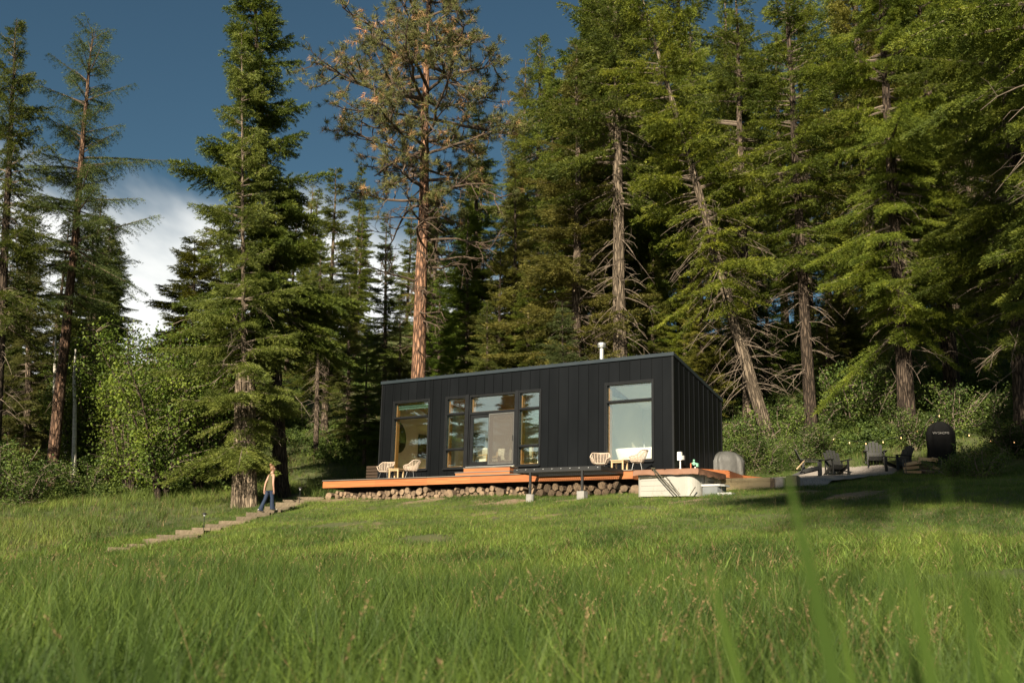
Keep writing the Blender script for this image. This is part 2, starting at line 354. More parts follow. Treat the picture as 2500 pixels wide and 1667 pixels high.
def gz(x, y): return float(ground(x, y))


def axis(lo, hi, f0, f1, fine, coarse):
    a = list(np.arange(f0, f1, fine)); x, d = f1, fine
    while x < hi: a.append(x); d = min(d * 1.12, coarse); x += d
    a.append(hi); x, d = f0, fine
    while True:
        d = min(d * 1.12, coarse); x -= d
        if x <= lo: break
        a.insert(0, x)
    a.insert(0, lo); return np.array(a)


gx, gy = axis(-420, 420, -24, 26, 0.4, 18), axis(-260, 620, 0, 62, 0.4, 18)
GX, GY = np.meshgrid(gx, gy); GZ = ground(GX, GY)
nx, ny = len(gx), len(gy); ii, jj = np.meshgrid(np.arange(nx - 1), np.arange(ny - 1)); b0 = (jj * nx + ii).ravel()


def groundmat():
    m = mat('grassy_ground', (0.050, 0.066, 0.020), (0.085, 0.085, 0.032), rough=0.95, scale=0.9, bump=0.6, bscale=9, detail=8, dist=0.05)
    N, Lk = m.node_tree.nodes, m.node_tree.links; b = N['Principled BSDF']; old = b.inputs['Base Color'].links[0].from_socket
    g = N.new('ShaderNodeNewGeometry'); n = N.new('ShaderNodeTexNoise'); n.inputs['Scale'].default_value = 0.55; n.inputs['Detail'].default_value = 5; Lk.new(g.outputs['Position'], n.inputs['Vector'])
    r = N.new('ShaderNodeMapRange'); r.inputs['From Min'].default_value = 0.62; r.inputs['From Max'].default_value = 0.70; Lk.new(n.outputs['Fac'], r.inputs['Value'])
    mx = N.new('ShaderNodeMix'); mx.data_type = 'RGBA'; mx.inputs[7].default_value = (0.20, 0.14, 0.085, 1); Lk.new(r.outputs[0], mx.inputs[0]); Lk.new(old, mx.inputs[6]); Lk.new(mx.outputs[2], b.inputs['Base Color'])
    return m


gm = MB(); gm.add(np.stack([GX.ravel(), GY.ravel(), GZ.ravel()], 1), np.stack([b0, b0 + 1, b0 + nx + 1, b0 + nx], 1))
tag(gm.build('ground', groundmat(), smooth=True), 'grassy hillside rising from the meadow to the forest', kind='structure')

# ----------------------------------------------------------------------------- cabin (local axes: s along the front, t into the hill, h up)
LS, DEP, HF, HB, PW = 13.186, 4.16, 4.16, 3.17, 0.42
OPEN = [(-12.50, -10.66, 0.50, 3.28), (-9.79, -5.40, 0.50, 3.28), (-2.63, -0.78, 0.50, 3.28)]
cabin = thing('cabin', 'long black metal clad cabin with sloping roof and tall windows', 'cabin', P0, RZ)


def topz(t): return HF + (HB - HF) * t / DEP


def panel(s0, s1, h0, h1, seam=True):
    m = MB(); g = 0.006
    m.box(s0 + g, s1 - g, -0.012, 0.0, h0, h1)
    if seam: m.box(s1 - 0.011, s1 + 0.011, -0.034, -0.002, h0, h1)
    return m.build('wall_panel', M['black_metal'], cabin)


for k in range(32):
    a, b = -(k + 1) * PW, -k * PW
    a = max(a, -LS)
    cuts = sorted({a, b} | {x for o in OPEN for x in (o[0], o[1]) if a < x < b})
    for c, d in zip(cuts, cuts[1:]):
        mid = (c + d) / 2; seam = d == b and k > 0
        op = [o for o in OPEN if o[0] < mid < o[1]]
        if op:
            panel(c, d, 0.02, op[0][2] - 0.06, seam); panel(c, d, op[0][3] + 0.05, HF - 0.1, seam)
        else: panel(c, d, 0.02, HF - 0.1, seam)
npan = 10
for k in range(npan):                                           # panels of the end wall
    t0, t1 = k * DEP / npan, (k + 1) * DEP / npan
    m = MB(); z0, z1 = topz(t0) - 0.12, topz(t1) - 0.12
    v = [[0, t0 + .006, 0.02], [0, t1 - .006, 0.02], [0, t1 - .006, z1], [0, t0 + .006, z0], [.012, t0 + .006, 0.02], [.012, t1 - .006, 0.02], [.012, t1 - .006, z1], [.012, t0 + .006, z0]]
    m.add(v, [[0, 3, 2, 1], [4, 5, 6, 7], [0, 1, 5, 4], [2, 3, 7, 6], [0, 4, 7, 3], [1, 2, 6, 5]])
    if k: m.box(0.002, 0.036, t0 - .011, t0 + .011, 0.02, z0)
    m.build('wall_panel', M['black_metal'], cabin)
m = MB()                                                        # corner trims and the kickboard under the panels
m.box(-0.045, 0.022, -0.045, 0.045, 0.02, HF - 0.09); m.build('corner_trim', M['black_trim'], cabin)
m = MB(); m.box(-LS - 0.01, -LS + 0.05, -0.04, 0.05, 0.02, HF - 0.09); m.build('corner_trim', M['black_trim'], cabin)
m = MB(); m.box(-0.02, 0.024, DEP - 0.04, DEP + 0.03, 0.02, HB - 0.09); m.build('corner_trim', M['black_trim'], cabin)
m = MB(); m.box(-LS, 0.0, -0.02, 0.08, -0.45, 0.018); m.box(-0.06, 0.018, 0.082, DEP, -0.45, 0.018)
m.build('base_trim', mat('grey_base_flashing', (0.09, 0.092, 0.085), rough=0.5, bump=0.05), cabin)


def slab(m, s0, s1, t0, t1, drop, th, mi=0):                    # a slab parallel to the roof
    a, b = topz(t0) - drop, topz(t1) - drop
    v = [[s, t, z] for (t, z) in ((t0, a), (t1, b)) for s in (s0, s1)] + [[s, t, z - th] for (t, z) in ((t0, a), (t1, b)) for s in (s0, s1)]
    m.add(v, [[0, 1, 3, 2], [4, 6, 7, 5], [0, 4, 5, 1], [2, 3, 7, 6], [0, 2, 6, 4], [1, 5, 7, 3]], mi=mi)


m = MB(); slab(m, -LS - 0.05, 0.05, -0.07, DEP + 0.1, -0.03, 0.12); roof = m.build('roof', M['roof_edge'], cabin)
m = MB()
for s in np.arange(-LS + 0.3, 0, 0.5): slab(m, s - .012, s + .012, -0.06, DEP + 0.09, -0.07, 0.04)
m.build('seam', M['roof_edge'], roof)
m = MB(); m.tube([[-3.93, 2.0, 3.6], [-3.93, 2.0, 5.12]], 0.085, 16); ch = m.build('chimney', M['steel'], cabin, smooth=False)
m = MB(); m.tube([[-3.93, 2.0, 5.13], [-3.93, 2.0, 5.16]], 0.165, 16); m.tube([[-3.93, 2.0, 5.20], [-3.93, 2.0, 5.30], [-3.93, 2.0, 5.33]], [0.16, 0.16, 0.05], 16); m.tube([[-3.93, 2, 5.15], [-3.93, 2, 5.21]], 0.07, 10)
m.build('cap', M['steel'], ch)
m = MB(); m.tube([[-1.55, 2.4, 3.5], [-1.55, 2.4, 4.75]], 0.035, 8); m.build('vent_pipe', M['black_trim'], cabin)
# inner walls, floor, ceiling (wall slabs around the openings)
m = MB(); xs = [-LS + .01]
for o in OPEN: m.box(xs[-1], o[0], .002, .016, 0.02, HF - .1); m.box(o[0] + .001, o[1] - .001, .002, .016, .02, o[2] - .02); m.box(o[0] + .001, o[1] - .001, .002, .016, o[3] + .02, HF - .1); xs.append(o[1])
m.box(xs[-1], -.01, .002, .016, 0.02, HF - .1); m.build('backing', M['black_trim'], cabin)
m = MB(); xs = [-LS + 0.02]; T0, T1 = 0.02, 0.22
for o in OPEN:
    m.box(xs[-1], o[0], T0, T1, 0.0, HF - 0.35); m.box(o[0] + .001, o[1] - .001, T0, T1, 0.0, o[2] - 0.02); m.box(o[0] + .001, o[1] - .001, T0, T1, o[3] + 0.02, HF - 0.35); xs.append(o[1])
m.box(xs[-1], -0.02, T0, T1, 0.0, HF - 0.35)
m.box(-LS + 0.02, -0.02, DEP - 0.15, DEP - 0.05, 0.0, HB - 0.15); m.box(-LS + .02, -LS + .14, T1 + .002, DEP - .152, 0.0, HB - .1); m.box(-0.14, -0.02, T1 + .002, DEP - .152, 0.0, HB - .1)
m.box(-10.42, -10.32, T1 + .002, DEP - .152, 0.44, HB - .05); m.box(-3.30, -3.20, T1 + .002, DEP - .152, 0.44, HB - .05)
m.build('wall', M['plaster'], cabin)
for s in (-LS + .02, -0.12):
    m = MB(); m.add([[s, .02, 3.0], [s, DEP, 3.0], [s, DEP, HB - .1], [s, .02, HF - .1], [s + .1, .02, 3.0], [s + .1, DEP, 3.0], [s + .1, DEP, HB - .1], [s + .1, .02, HF - .1]], [[0, 3, 2, 1], [4, 5, 6, 7], [0, 1, 5, 4], [2, 3, 7, 6], [0, 4, 7, 3], [1, 2, 6, 5]]); m.build('gable', M['plaster'], cabin)
m = MB(); m.box(-LS + .05, -3.25, .23, DEP - .16, 0.30, 0.43); m.build('floor', M['floor_wood'], cabin)
m = MB(); m.box(-3.249, -.05, .23, DEP - .16, 0.30, 0.43); m.build('floor', M['white_paint'], cabin)  # east room floor made white to bounce more light inside
m = MB(); slab(m, -LS + .13, -3.25, .2, DEP - .1, 0.20, 0.05); m.build('ceiling', M['ceiling_wood'], cabin)
m = MB(); slab(m, -3.249, -.15, .2, DEP - .1, 0.20, 0.05); m.build('ceiling', M['white_paint'], cabin)  # white here as well, added for the bounce light


def frame_boxes(m, s0, s1, h0, h1, w, t0, t1):
    m.box(s0, s0 + w, t0, t1, h0, h1); m.box(s1 - w, s1, t0, t1, h0, h1)
    m.box(s0 + w, s1 - w, t0, t1, h0, h0 + w); m.box(s0 + w, s1 - w, t0, t1, h1 - w, h1)


def pane(s0, s1, h0, h1, par, t=0.07):
    m = MB(); m.box(s0 + .004, s1 - .004, t, t + 0.012, h0 + .004, h1 - .004); return m.build('pane', M['glass'], par)


def lining(s0, s1, h0, h1, par):
    m = MB(); frame_boxes(m, s0 + .05, s1 - .05, h0 + .05, h1 - .05, 0.03, 0.115, 0.30); return m.build('wooden_lining', M['pine_wood'], par)


def sill(s0, s1, h, par):
    m = MB(); m.box(s0 - .06, s1 + .03, -0.10, 0.03, h - 0.055, h - 0.004); return m.build('sill', M['black_trim'], par)


def transom(s0, s1, h, par, name='transom'):
    m = MB(); m.box(s0, s1, -0.03, 0.11, h - .045, h + .045); m.box(s0 - .02, s1 + .01, -0.06, -.03, h - .02, h + .047); return m.build(name, M['black_trim'], par)


def window(s0, s1, h0, h1, bars):
    m = MB(); frame_boxes(m, s0, s1, h0, h1, 0.05, -0.03, 0.11); frame_boxes(m, s0 - .045, s1 + .045, h0 - .045, h1 + .045, 0.043, -0.045, 0.0)
    w = m.build('window', M['black_trim'], cabin)
    hs = [h0 + .05] + [x for b in bars for x in (b - .045, b + .045)] + [h1 - .05]
    for a, b in zip(hs[::2], hs[1::2]): pane(s0 + .05, s1 - .05, a, b, w)
    for b in bars: transom(s0 + .052, s1 - .052, b, w)
    lining(s0, s1, h0, h1, w); sill(s0, s1, h0, w)
    return w


w1 = window(*OPEN[0], [2.62])
m = MB(); m.tube([[-12.40, .2, 3.12], [-10.76, .2, 3.12]], .055, 10); m.box(-12.40, -10.76, .19, .2, 2.99, 3.12); m.build('roller_blind', mat('green_blind', (0.06, 0.12, 0.10), rough=0.7, bump=0.02), w1)
window(-9.79, -8.83, .50, 3.28, [2.62, 1.23]); window(-6.36, -5.40, .50, 3.28, [2.62, 1.22])
window(*OPEN[2], [2.62])
# glazed door between two posts, with a clear panel over it
m = MB(); frame_boxes(m, -8.66, -6.50, 2.59, 3.28, 0.05, -.03, .11); w = m.build('window', M['black_trim'], cabin); pane(-8.61, -6.55, 2.64, 3.23, w); lining(-8.66, -6.5, 2.59, 3.28, w)
for c in (-8.745, -6.43): m = MB(); m.box(c - .08, c + .066, -.055, .12, .50, 3.34); m.build('door_post', M['black_trim'], cabin)
door = MB(); frame_boxes(door, -8.655, -6.505, .53, 2.585, .045, -.04, .11); frame_boxes(door, -8.605, -7.62, .58, 2.535, .135, .0, .05)
door = door.build('sliding_door', M['black_trim'], cabin)
m = MB(); frame_boxes(m, -7.73, -6.555, .58, 2.535, .13, .055, .10); m.build('fixed_leaf', M['black_trim'], door)
pane(-8.47, -7.755, .715, 2.40, door, .02); pane(-7.6, -6.685, .71, 2.405, door, .07)
m = MB(); frame_boxes(m, -7.72, -6.53, .585, 2.53, .045, -.03, -.005); m.build('screen_frame', mat('grey_screen_frame', (0.10, 0.10, 0.095), rough=0.45, bump=0.02), door)
scr = bpy.data.materials.new('insect_screen'); scr.use_nodes = True; _n = scr.node_tree.nodes; _l = scr.node_tree.links; _n.clear()
_t = _n.new('ShaderNodeBsdfTransparent'); _d = _n.new('ShaderNodeBsdfDiffuse'); _d.inputs[0].default_value = (.13, .12, .11, 1); _m = _n.new('ShaderNodeMixShader'); _m.inputs[0].default_value = .42
_o = _n.new('ShaderNodeOutputMaterial'); _l.new(_t.outputs[0], _m.inputs[1]); _l.new(_d.outputs[0], _m.inputs[2]); _l.new(_m.outputs[0], _o.inputs[0])
m = MB(); m.box(-7.674, -6.576, -.02, -.018, .632, 2.484); m.build('screen', scr, door)
m = MB(); m.box(-6.60, -6.575, -.06, -.03, 1.45, 1.65); m.build('handle', M['black_wire'], door)
m = MB(); m.box(-8.7, -6.46, -.12, -.0, .505, .526); m.build('threshold', M['steel'], door)

# --- things inside the cabin
LOC = dict(loc=P0, rotz=RZ)


def loc_thing(name, label, cat, s, t, h, rz=0.0, group=None): return thing(name, label, cat, W(s, t, h), RZ + rz, group)


m = MB(); a = np.linspace(0, 2 * np.pi, 28, endpoint=False)
r0 = np.c_[np.full(28, 0), 0.50 * np.cos(a) * (1 - .12 * np.sin(a)), .64 * np.sin(a)]
m.loft([r0, r0 + [.04, 0, 0]]); o = m.build('wall_mirror', mat('smoky_mirror', (0.02, 0.018, 0.012), rough=0.12, bump=0, spec=0.6), loc=W(-13.04, .95, 1.98), rotz=RZ)
tag(o, 'tall dark egg-shaped mirror on the cream wall inside the west window', 'mirror')
t = loc_thing('wall_hanging', 'dark brown picture hanging on the cream wall beside the egg-shaped mirror', 'picture', -13.04, 2.6, 1.78, math.pi / 2)
m = MB(); m.box(-.27, .27, -.03, 0, -.46, .46); m.build('canvas', mat('brown_print', (0.10, 0.065, 0.04), (0.05, 0.03, 0.02), scale=5, rough=.8), t)
m = MB(); frame_boxes(m, -.30, .30, -.49, .49, .03, -.05, .0); m.build('frame', M['dark_wood'], t)
t = loc_thing('wooden_stool', 'small pale yellow stool standing inside the west window', 'stool', -10.86, 0.62, 0.43)
m = MB(); m.box(-.2, .2, -.2, .2, .40, .46); m.build('seat', M['table_wood'], t)
for x in (-.17, .17):
    for y in (-.17, .17): m = MB(); m.box(x - .02, x + .02, y - .02, y + .02, 0, .40); m.build('leg', M['table_wood'], t)
# white column and lamp behind the narrow window west of the door
t = loc_thing('white_post', 'white square column inside the narrow window west of the door', 'column', -9.98, .82, .43)
m = MB(); m.box(-.13, .13, -.1, .1, 0, 2.6); m.build('shaft', M['white_paint'], t)
for nm_, z0_, z1_ in (('base', 0, .12), ('cap', 2.45, 2.6)): m = MB(); m.box(-.16, .16, -.13, .13, z0_, z1_); m.build(nm_, M['white_paint'], t)
t = loc_thing('television', 'black flat television hung on the wall seen through the open door half', 'television', -10.22, 2.75, 1.9, math.pi / 2)
m = MB(); m.box(-.50, .50, -.03, .02, -.31, .31); m.build('screen', mat('tv_screen', (0.012, 0.012, 0.014), rough=0.2, bump=0), t); m = MB(); m.box(-.1, .1, .021, .09, -.1, .1); m.build('bracket', M['black_wire'], t)


def armchair(label, s, tt, rz):
    t = loc_thing('armchair', label, 'armchair', s, tt, .43, rz, 'wooden armchairs in the living room')
    for x in (-.36, .36):
        m = MB(); m.box(x - .025, x + .025, -.38, .38, .58, .62); m.box(x - .025, x + .025, -.38, -.33, 0, .58); m.box(x - .025, x + .025, .30, .35, 0, .85); m.build('arm_frame', M['table_wood'], t)
    m = MB(); m.box(-.33, .33, -.34, .30, .30, .46); m.build('seat_cushion', M['plaster'], t)
    m = MB(); m.loft([[[x, .2 + .1 * z + .09 * np.cos(q), .48 + .25 * z + .24 * np.sin(q)] for q in np.linspace(0, 2 * np.pi, 12, endpoint=False)] for x, z in ((-.33, .95), (-.3, 1), (.3, 1), (.33, .95))]); m.build('back_cushion', M['plaster'], t, smooth=True)
    for z in (.26, .80): m = MB(); m.box(-.335, .335, .305, .34, z - .02, z + .02); m.build('rail', M['table_wood'], t)


armchair('wooden armchair with pale round cushion behind the open door half', -7.95, 1.6, 0.7)
armchair('wooden armchair with pale cushion behind the insect screen of the door', -6.75, 1.1, 3.5)
armchair('wooden armchair seen low through the narrow window west of the door', -8.45, 0.95, 1.4)
t = loc_thing('bathtub', 'white freestanding bathtub just inside the tall east window', 'bathtub', -1.72, 0.72, .43)
rings = []
for z, k in ((0, .78), (.08, .86), (.35, .97), (.56, 1.04), (.58, 1.02), (.56, .96), (.3, .86), (.12, .74)):
    rings.append(np.c_[.82 * k * np.sign(np.cos(a)) * np.abs(np.cos(a)) ** .6, .36 * k * np.sign(np.sin(a)) * np.abs(np.sin(a)) ** .6, np.full(28, z)])
m = MB(); m.loft(rings); m.build('shell', mat('tub_enamel', (0.8, 0.8, 0.78), (0.76, 0.76, 0.74), rough=.2, bump=0), t, smooth=True)
m = MB(); m.tube([[0, .46, 0], [0, .46, .8], [0, .40, .86], [0, .28, .84]], .018, 8); m.build('tap', M['steel'], t)

# ----------------------------------------------------------------------------- deck and steps
deck = thing('deck', 'long low wooden deck with orange cedar edge in front of the cabin', 'deck', P0, RZ)
DL, DR = -14.34, -0.55
y = -2.0; k = 0
while y < -0.04:                                                # floor boards run along the front
    y2 = min(y + 0.142, -0.04)
    for x0, x1 in ((DL, -9.07), (-9.06, -4.3), (-4.29, DR)): m = MB(); m.box(x0, x1, y - (0.02 if k == 0 else 0), y2 - .006, -.03, 0); m.build('deck_board', M['deck_board'], deck)
    y = y2; k += 1
m = MB()
for yy in np.arange(-1.9, 1.0, .142): m.box(DL, -LS - .03, yy + 1.87, yy + 2.0, -.03, 0)
m.build('side_boards', M['deck_board'], deck)
for x0, x1, dz in ((DL, -11.6, 0), (-11.597, -9.06, 0), (-9.057, -7.08, .012), (-7.077, -4.2, .012), (-4.197, DR, .006)):
    m = MB(); m.box(x0, x1, -1.975 - dz * .3, -1.93, -.30 + dz, -.034 + dz); m.build('fascia_board', M['cedar'], deck)
m = MB(); m.box(DL + .0, DL + .045, -1.927, .9, -.30, -.034); m.build('fascia_board', M['cedar'], deck)
m = MB(); m.box(DR - .045, DR, -1.927, -.3, -.30, -.034); m.build('fascia_board', M['cedar'], deck)
for x in np.arange(DL + .5, DR, 1.7): m = MB(); m.box(x - .05, x + .05, -1.2, -1.1, -1.3, -.31); m.build('post', M['dark_wood'], deck)
for yy in (-1.15, -.4): m = MB(); m.box(DL + .1, DR - .1, yy - .04, yy + .04, -.30, -.05); m.build('beam', M['dark_wood'], deck)
m = MB(); m.box(DL + .2, DR - .1, -.95, -.9, -1.5, -.31); m.build('skirting', M['dark_wood'], deck)
steps = thing('door_steps', 'two orange cedar steps in front of the glazed door', 'steps', P0, RZ)
for s0, s1, t0, h0, h1 in ((-8.50, -6.05, -1.0, 0.005, .225), (-8.40, -6.30, -.62, .228, .43)):
    st_ = MB(); st_.box(s0, s1, t0, t0 + .04, h0, h1 - .032); st_.box(s1 - .04, s1, t0 + .041, -.06, h0, h1 - .032); st_.box(s0, s0 + .04, t0 + .041, -.06, h0, h1 - .032); st_.build('riser', M['cedar'], steps)
    for q in range(2 if h0 < .1 else 4): m = MB(); y0 = t0 - .02 + q * .142; m.box(s0 - .02, s1 + .02, y0, y0 + .136, h1 - .03, h1); m.build('tread_board', M['deck_board'], steps)
# raised corner deck by the covered grill
cd = thing('corner_deck', 'low orange timber deck corner behind the hot tub', 'deck', P0, RZ)
A, B, C3 = [((p - P0) @ U, (p - P0) @ V) for p in (np.array([6.01, 33.94, 0]), np.array([7.23, 34.37, 0]), np.array([8.05, 36.0, 0]))]
poly = [A, B, C3, (C3[0] + .8, C3[1] + 2.4), (0.05, 4.3), (0.05, -0.75)]
m = MB(); m.prism(poly, .05, .085); m.build('deck_board', M['cedar'], cd)
for p, q in ((A, B), (B, C3), (C3, poly[3])):
    p, q = np.array(p), np.array(q); d = (q - p) / np.linalg.norm(q - p); nn = np.array([d[1], -d[0]]) * .03
    m = MB(); m.prism([p + d * .003 + nn, q + nn, q - nn * .2, p + d * .003 - nn * .2], -.16, .047); m.build('fascia_board', M['cedar'], cd)
m = MB(); m.box(B[0] - .34, B[0] - .06, B[1] + .0, B[1] + .25, -.75, -.165)
m.build('white_support', M['white_pvc'], cd)
# net platform on steel posts
npf = thing('net_platform', 'black steel lounging platform with stretched net on two posts', 'platform', P0, RZ)
m = MB(); frame_boxes2 = [(-4.2, -.88, -3.5, -3.43), (-4.2, -.88, -2.07, -2.0), (-4.2, -4.13, -3.428, -2.072), (-.95, -.88, -3.428, -2.072)]
for b in frame_boxes2: m.box(*b, -.135, .0)
m.build('frame', M['black_wire'], npf)
m = MB()
for x in np.arange(-4.1, -.96, .075): m.tube([[x, -3.43, -.05], [x, -2.75, -.10], [x, -2.07, -.05]], .008, 4, caps=False)
for yy in np.arange(-3.4, -2.08, .075):
    z = -.05 - .05 * (1 - ((yy + 2.75) / .68) ** 2); m.tube([[-4.13, yy, z], [-.95, yy, z]], .008, 4, caps=False)
m.build('net', M['black_wire'], npf)
m = MB()
for x in np.arange(-4.05, -.9, .34): m.tube([[x, -3.503, -.045], [x, -3.52, -.045]], .016, 8)
m.build('bolt', M['steel'], npf)
for x in (-3.55, -1.58):
    gz_ = gz(*W(x, -3.45, 0)[:2]) - P0[2]
    m = MB(); m.box(x - .035, x + .035, -3.49, -3.43, gz_ + .1, -.137); m.build('post', M['black_wire'], npf)
    m = MB(); m.tube([[x, -3.46, gz_ - .25], [x, -3.46, gz_ + .24]], .135, 14) if x < -2 else m.box(x - .13, x + .13, -3.58, -3.34, gz_ - .2, gz_ + .27); m.build('footing', M['concrete'], npf)

# ----------------------------------------------------------------------------- firewood under the deck: every log its own object
rl = np.random.default_rng(11)


def pack(s0, s1, hmax, n, rr, tries=26):
    cs = []
    for i in range(n):
        r = rr(); best = None
        for _ in range(tries):
            s = rl.uniform(s0 + r, s1 - r); g = gz(*W(s, -1.85, 0)[:2]) - P0[2] + r * .7
            z = g
            for (cs_, cz, cr) in cs:
                d = abs(s - cs_)
                if d < r + cr: z = max(z, cz + math.sqrt((r + cr) ** 2 - d * d))
            if best is None or z < best[1]: best = (s, z)
        s, z = best
        if z + r > hmax(s): continue
        cs.append((s, z, r))
    return cs


def log_mesh(r, L, seed):
    g = np.random.default_rng(seed); n = 14; aa = np.arange(n) / n * 2 * np.pi
    w = r * (1 + .07 * np.sin(2 * aa + g.uniform(0, 6)) + .05 * g.standard_normal(n))
    rings = [np.c_[w * k * np.cos(aa), np.full(n, y), w * k * np.sin(aa)] for y, k in ((0, .97), (.012, 1.0), (L * .5, 1.02), (L, .97))]
    m = MB(); m.loft(rings, caps=False, mi=0)
    c = g.uniform(-.02, .02, 3)
    for ring, fl in ((rings[0], 0), (rings[-1], 1)):
        m.add(np.vstack([ring, ring.mean(0) + c * [1, .4, 1]]), tris=[[n, (i + 1) % n, i] if not fl else [n, i, (i + 1) % n] for i in range(n)], mi=1)
    return m


BIG = [(-13.98, .15, 'large dark round log lying at the west end of the deck'), (-8.05, .17, 'large pale cut log end standing out of the stack beneath the door steps'), (-5.78, .165, 'large grey weathered log end in the stack west of the net platform')]
NL = 0


def put_log(s, z, r, label, group, split=False):
    global NL
    NL += 1; L = rl.uniform(.38, .46)
    m = log_mesh(r, L, 100 + NL)
    o = m.build('firewood_log', [M['log_bark'], M['log_end']], loc=W(s, -1.86 + rl.uniform(-.07, .05) - (.12 if r > .145 else 0), z), rotz=RZ + rl.normal(0, .09)); o.rotation_euler.y = rl.uniform(0, 6)
    tag(o, label, 'log', group)


for s, r, lab in BIG: put_log(s, gz(*W(s, -1.9, 0)[:2]) - P0[2] + r * .75, r, lab, 'logs stacked under the deck')
hm = lambda s: -.36 + (-.10 if s < -11.5 else 0.0) + .055 * math.sin(s * 1.7) + .04 * math.sin(s * 4.1 + 1)
avoid = lambda s: any(abs(s - b[0]) < b[1] + .05 for b in BIG)
for s, z, r in pack(-13.8, -4.75, hm, 150, lambda: rl.choice([.05, .065, .08, .095, .11, .135])):
    if not avoid(s): put_log(s, z, r, ('thin' if r < .075 else 'medium' if r < .1 else 'thick') + ' round log ' + ('low down' if z - gz(*W(s, -1.85, 0)[:2]) + P0[2] < .16 else 'on top') + ' in the stack ' + ('under the slatted screen' if s < -12.9 else 'under the pair of rattan chairs' if s < -10.6 else 'west of the door steps' if s < -8.6 else 'under the door steps' if s < -6.1 else 'beside the net platform'), 'logs stacked under the deck')
for s, z, r in pack(-4.7, -.75, lambda s: -.34, 44, lambda: rl.choice([.10, .12, .14])):
    put_log(s, z, r, 'firewood log dappled with net shadow beneath the black platform', 'logs stacked beneath the net platform')
for s, r in ((-.42, .17), (-.62, .11)):
    put_log(s, gz(*W(s, -2.0, 0)[:2]) - P0[2] + r * .7, r, 'fat log on the grass against the hot tub side' if r > .15 else 'small log leaning beside the fat log near the hot tub', 'logs beside the hot tub')
# ----------------------------------------------------------------------------- furniture on the deck
def rattan_chair(label, s, t, rz):
    """tub chair: woven shell between a thick rim and the seat, on thin steel legs; it faces local -y"""
    c = loc_thing('rattan_chair', label, 'chair', s, t, 0.0, rz, 'pale rattan chairs on the deck'); c.scale = (.9, .9, .9)
    NU, NV = 21, 9
    uu = np.linspace(-1, 1, NU)
    ang = uu * math.radians(128)
    def P(u, v):
        a = u * math.radians(138)
        back = np.cos(a * .74)                               # 1 at the back, low at the arm tips
        rx, ry = .25 + .10 * v ** .6, .22 + .13 * v ** .6
        top = .58 + .22 * sm((math.cos(a) + .1) / .8) - .05 * sm((abs(u) - .8) / .2)
        z = .36 + (top - .36) * v
        fl = .06 * v * max(0, math.cos(a))
        return [math.sin(a) * rx * 1.08, math.cos(a) * (ry + fl) - .02, z]
    m = MB()
    for v in np.linspace(0.08, .94, NV): m.tube([P(u, v) for u in uu], .0085, 4, caps=False)
    for u in np.linspace(-1, 1, 15): m.tube([P(u, v) for v in (0, .25, .5, .75, 1)], .010, 4, caps=False)
    m.build('woven_back', M['rattan'], c)
    m = MB(); rim = [P(-1, v) for v in (0, .35, .7)] + [P(u, 1) for u in uu] + [P(1, v) for v in (.7, .35, 0)]
    m.tube(rim, .021, 6); m.build('rim', M['rattan'], c)
    m = MB()
    for x in np.linspace(-.19, .19, 11): y = math.sqrt(max(.0, .21 ** 2 - x * x)); m.tube([[x, -.17, .365], [x, 0, .35], [x, y, .36]], .009, 4, caps=False)
    for yy in np.linspace(-.16, .17, 9): x = math.sqrt(max(.01, .215 ** 2 - yy * yy * .9)); m.tube([[-x, yy, .36], [0, yy, .345], [x, yy, .36]], .009, 4, caps=False)
    m.tube([[-.22, -.16, .36], [-.18, -.2, .36], [.18, -.2, .36], [.22, -.16, .36]], .018, 6)
    m.build('seat', M['rattan'], c)
    for x in (-1, 1):
        for y in (-1, 1): m = MB(); m.tube([[x * .15, y * .13, .345], [x * .24, y * .2 + .01, 0]], .0085, 6); m.build('leg', M['grey_wire'], c)
    return c


rattan_chair('pale rattan tub chair nearest the slatted screen, facing out over the lawn', -11.70, -1.28, .12)
rattan_chair('pale rattan tub chair in profile at the corner of the west window', -10.42, -1.25, -1.25)
rattan_chair('pale rattan tub chair half hidden behind the black net platform', -2.25, -1.1, .45)
rattan_chair('pale rattan tub chair in profile before the tall east window near the hot tub', -.82, -1.1, -1.25)


def side_table(label, s, t):
    c = loc_thing('side_table', label, 'table', s, t, 0, .05, 'small wooden side tables')
    m = MB(); m.box(-.24, .24, -.2, .2, .37, .40); m.build('top', M['table_wood'], c)
    m = MB(); m.box(-.2, .2, -.165, .165, .31, .368); m.build('apron', M['table_wood'], c)
    for x in (-.2, .2):
        for y in (-.165, .165): m = MB(); m.box(x - .025, x + .025, y - .025, y + .025, 0, .365); m.build('leg', M['table_wood'], c)


side_table('small square wooden table between the two rattan chairs by the west window', -11.0, -1.45)
side_table('small square wooden table between the rattan chairs by the net platform', -1.42, -1.25)
sc_ = loc_thing('slatted_screen', 'low dark wooden slatted screen at the west end of the deck', 'screen', -13.77, .35, 0)
for q in range(6):
    m = MB(); m.box(-.37, .36, -.02, .02, .03 + q * .128, .03 + q * .128 + .098); o = m.build('slat', M['dark_wood'], sc_)
    if 0 < q < 5: m = MB(); m.box(.361, .395, -.05, .05, .045 + q * .128, .045 + q * .128 + .066); m.build('block_end', M['sunlit_endgrain'], o)
for x in (-.3, .28): m = MB(); m.box(x - .03, x + .03, .021, .07, 0, .78); m.build('post', M['dark_wood'], sc_)

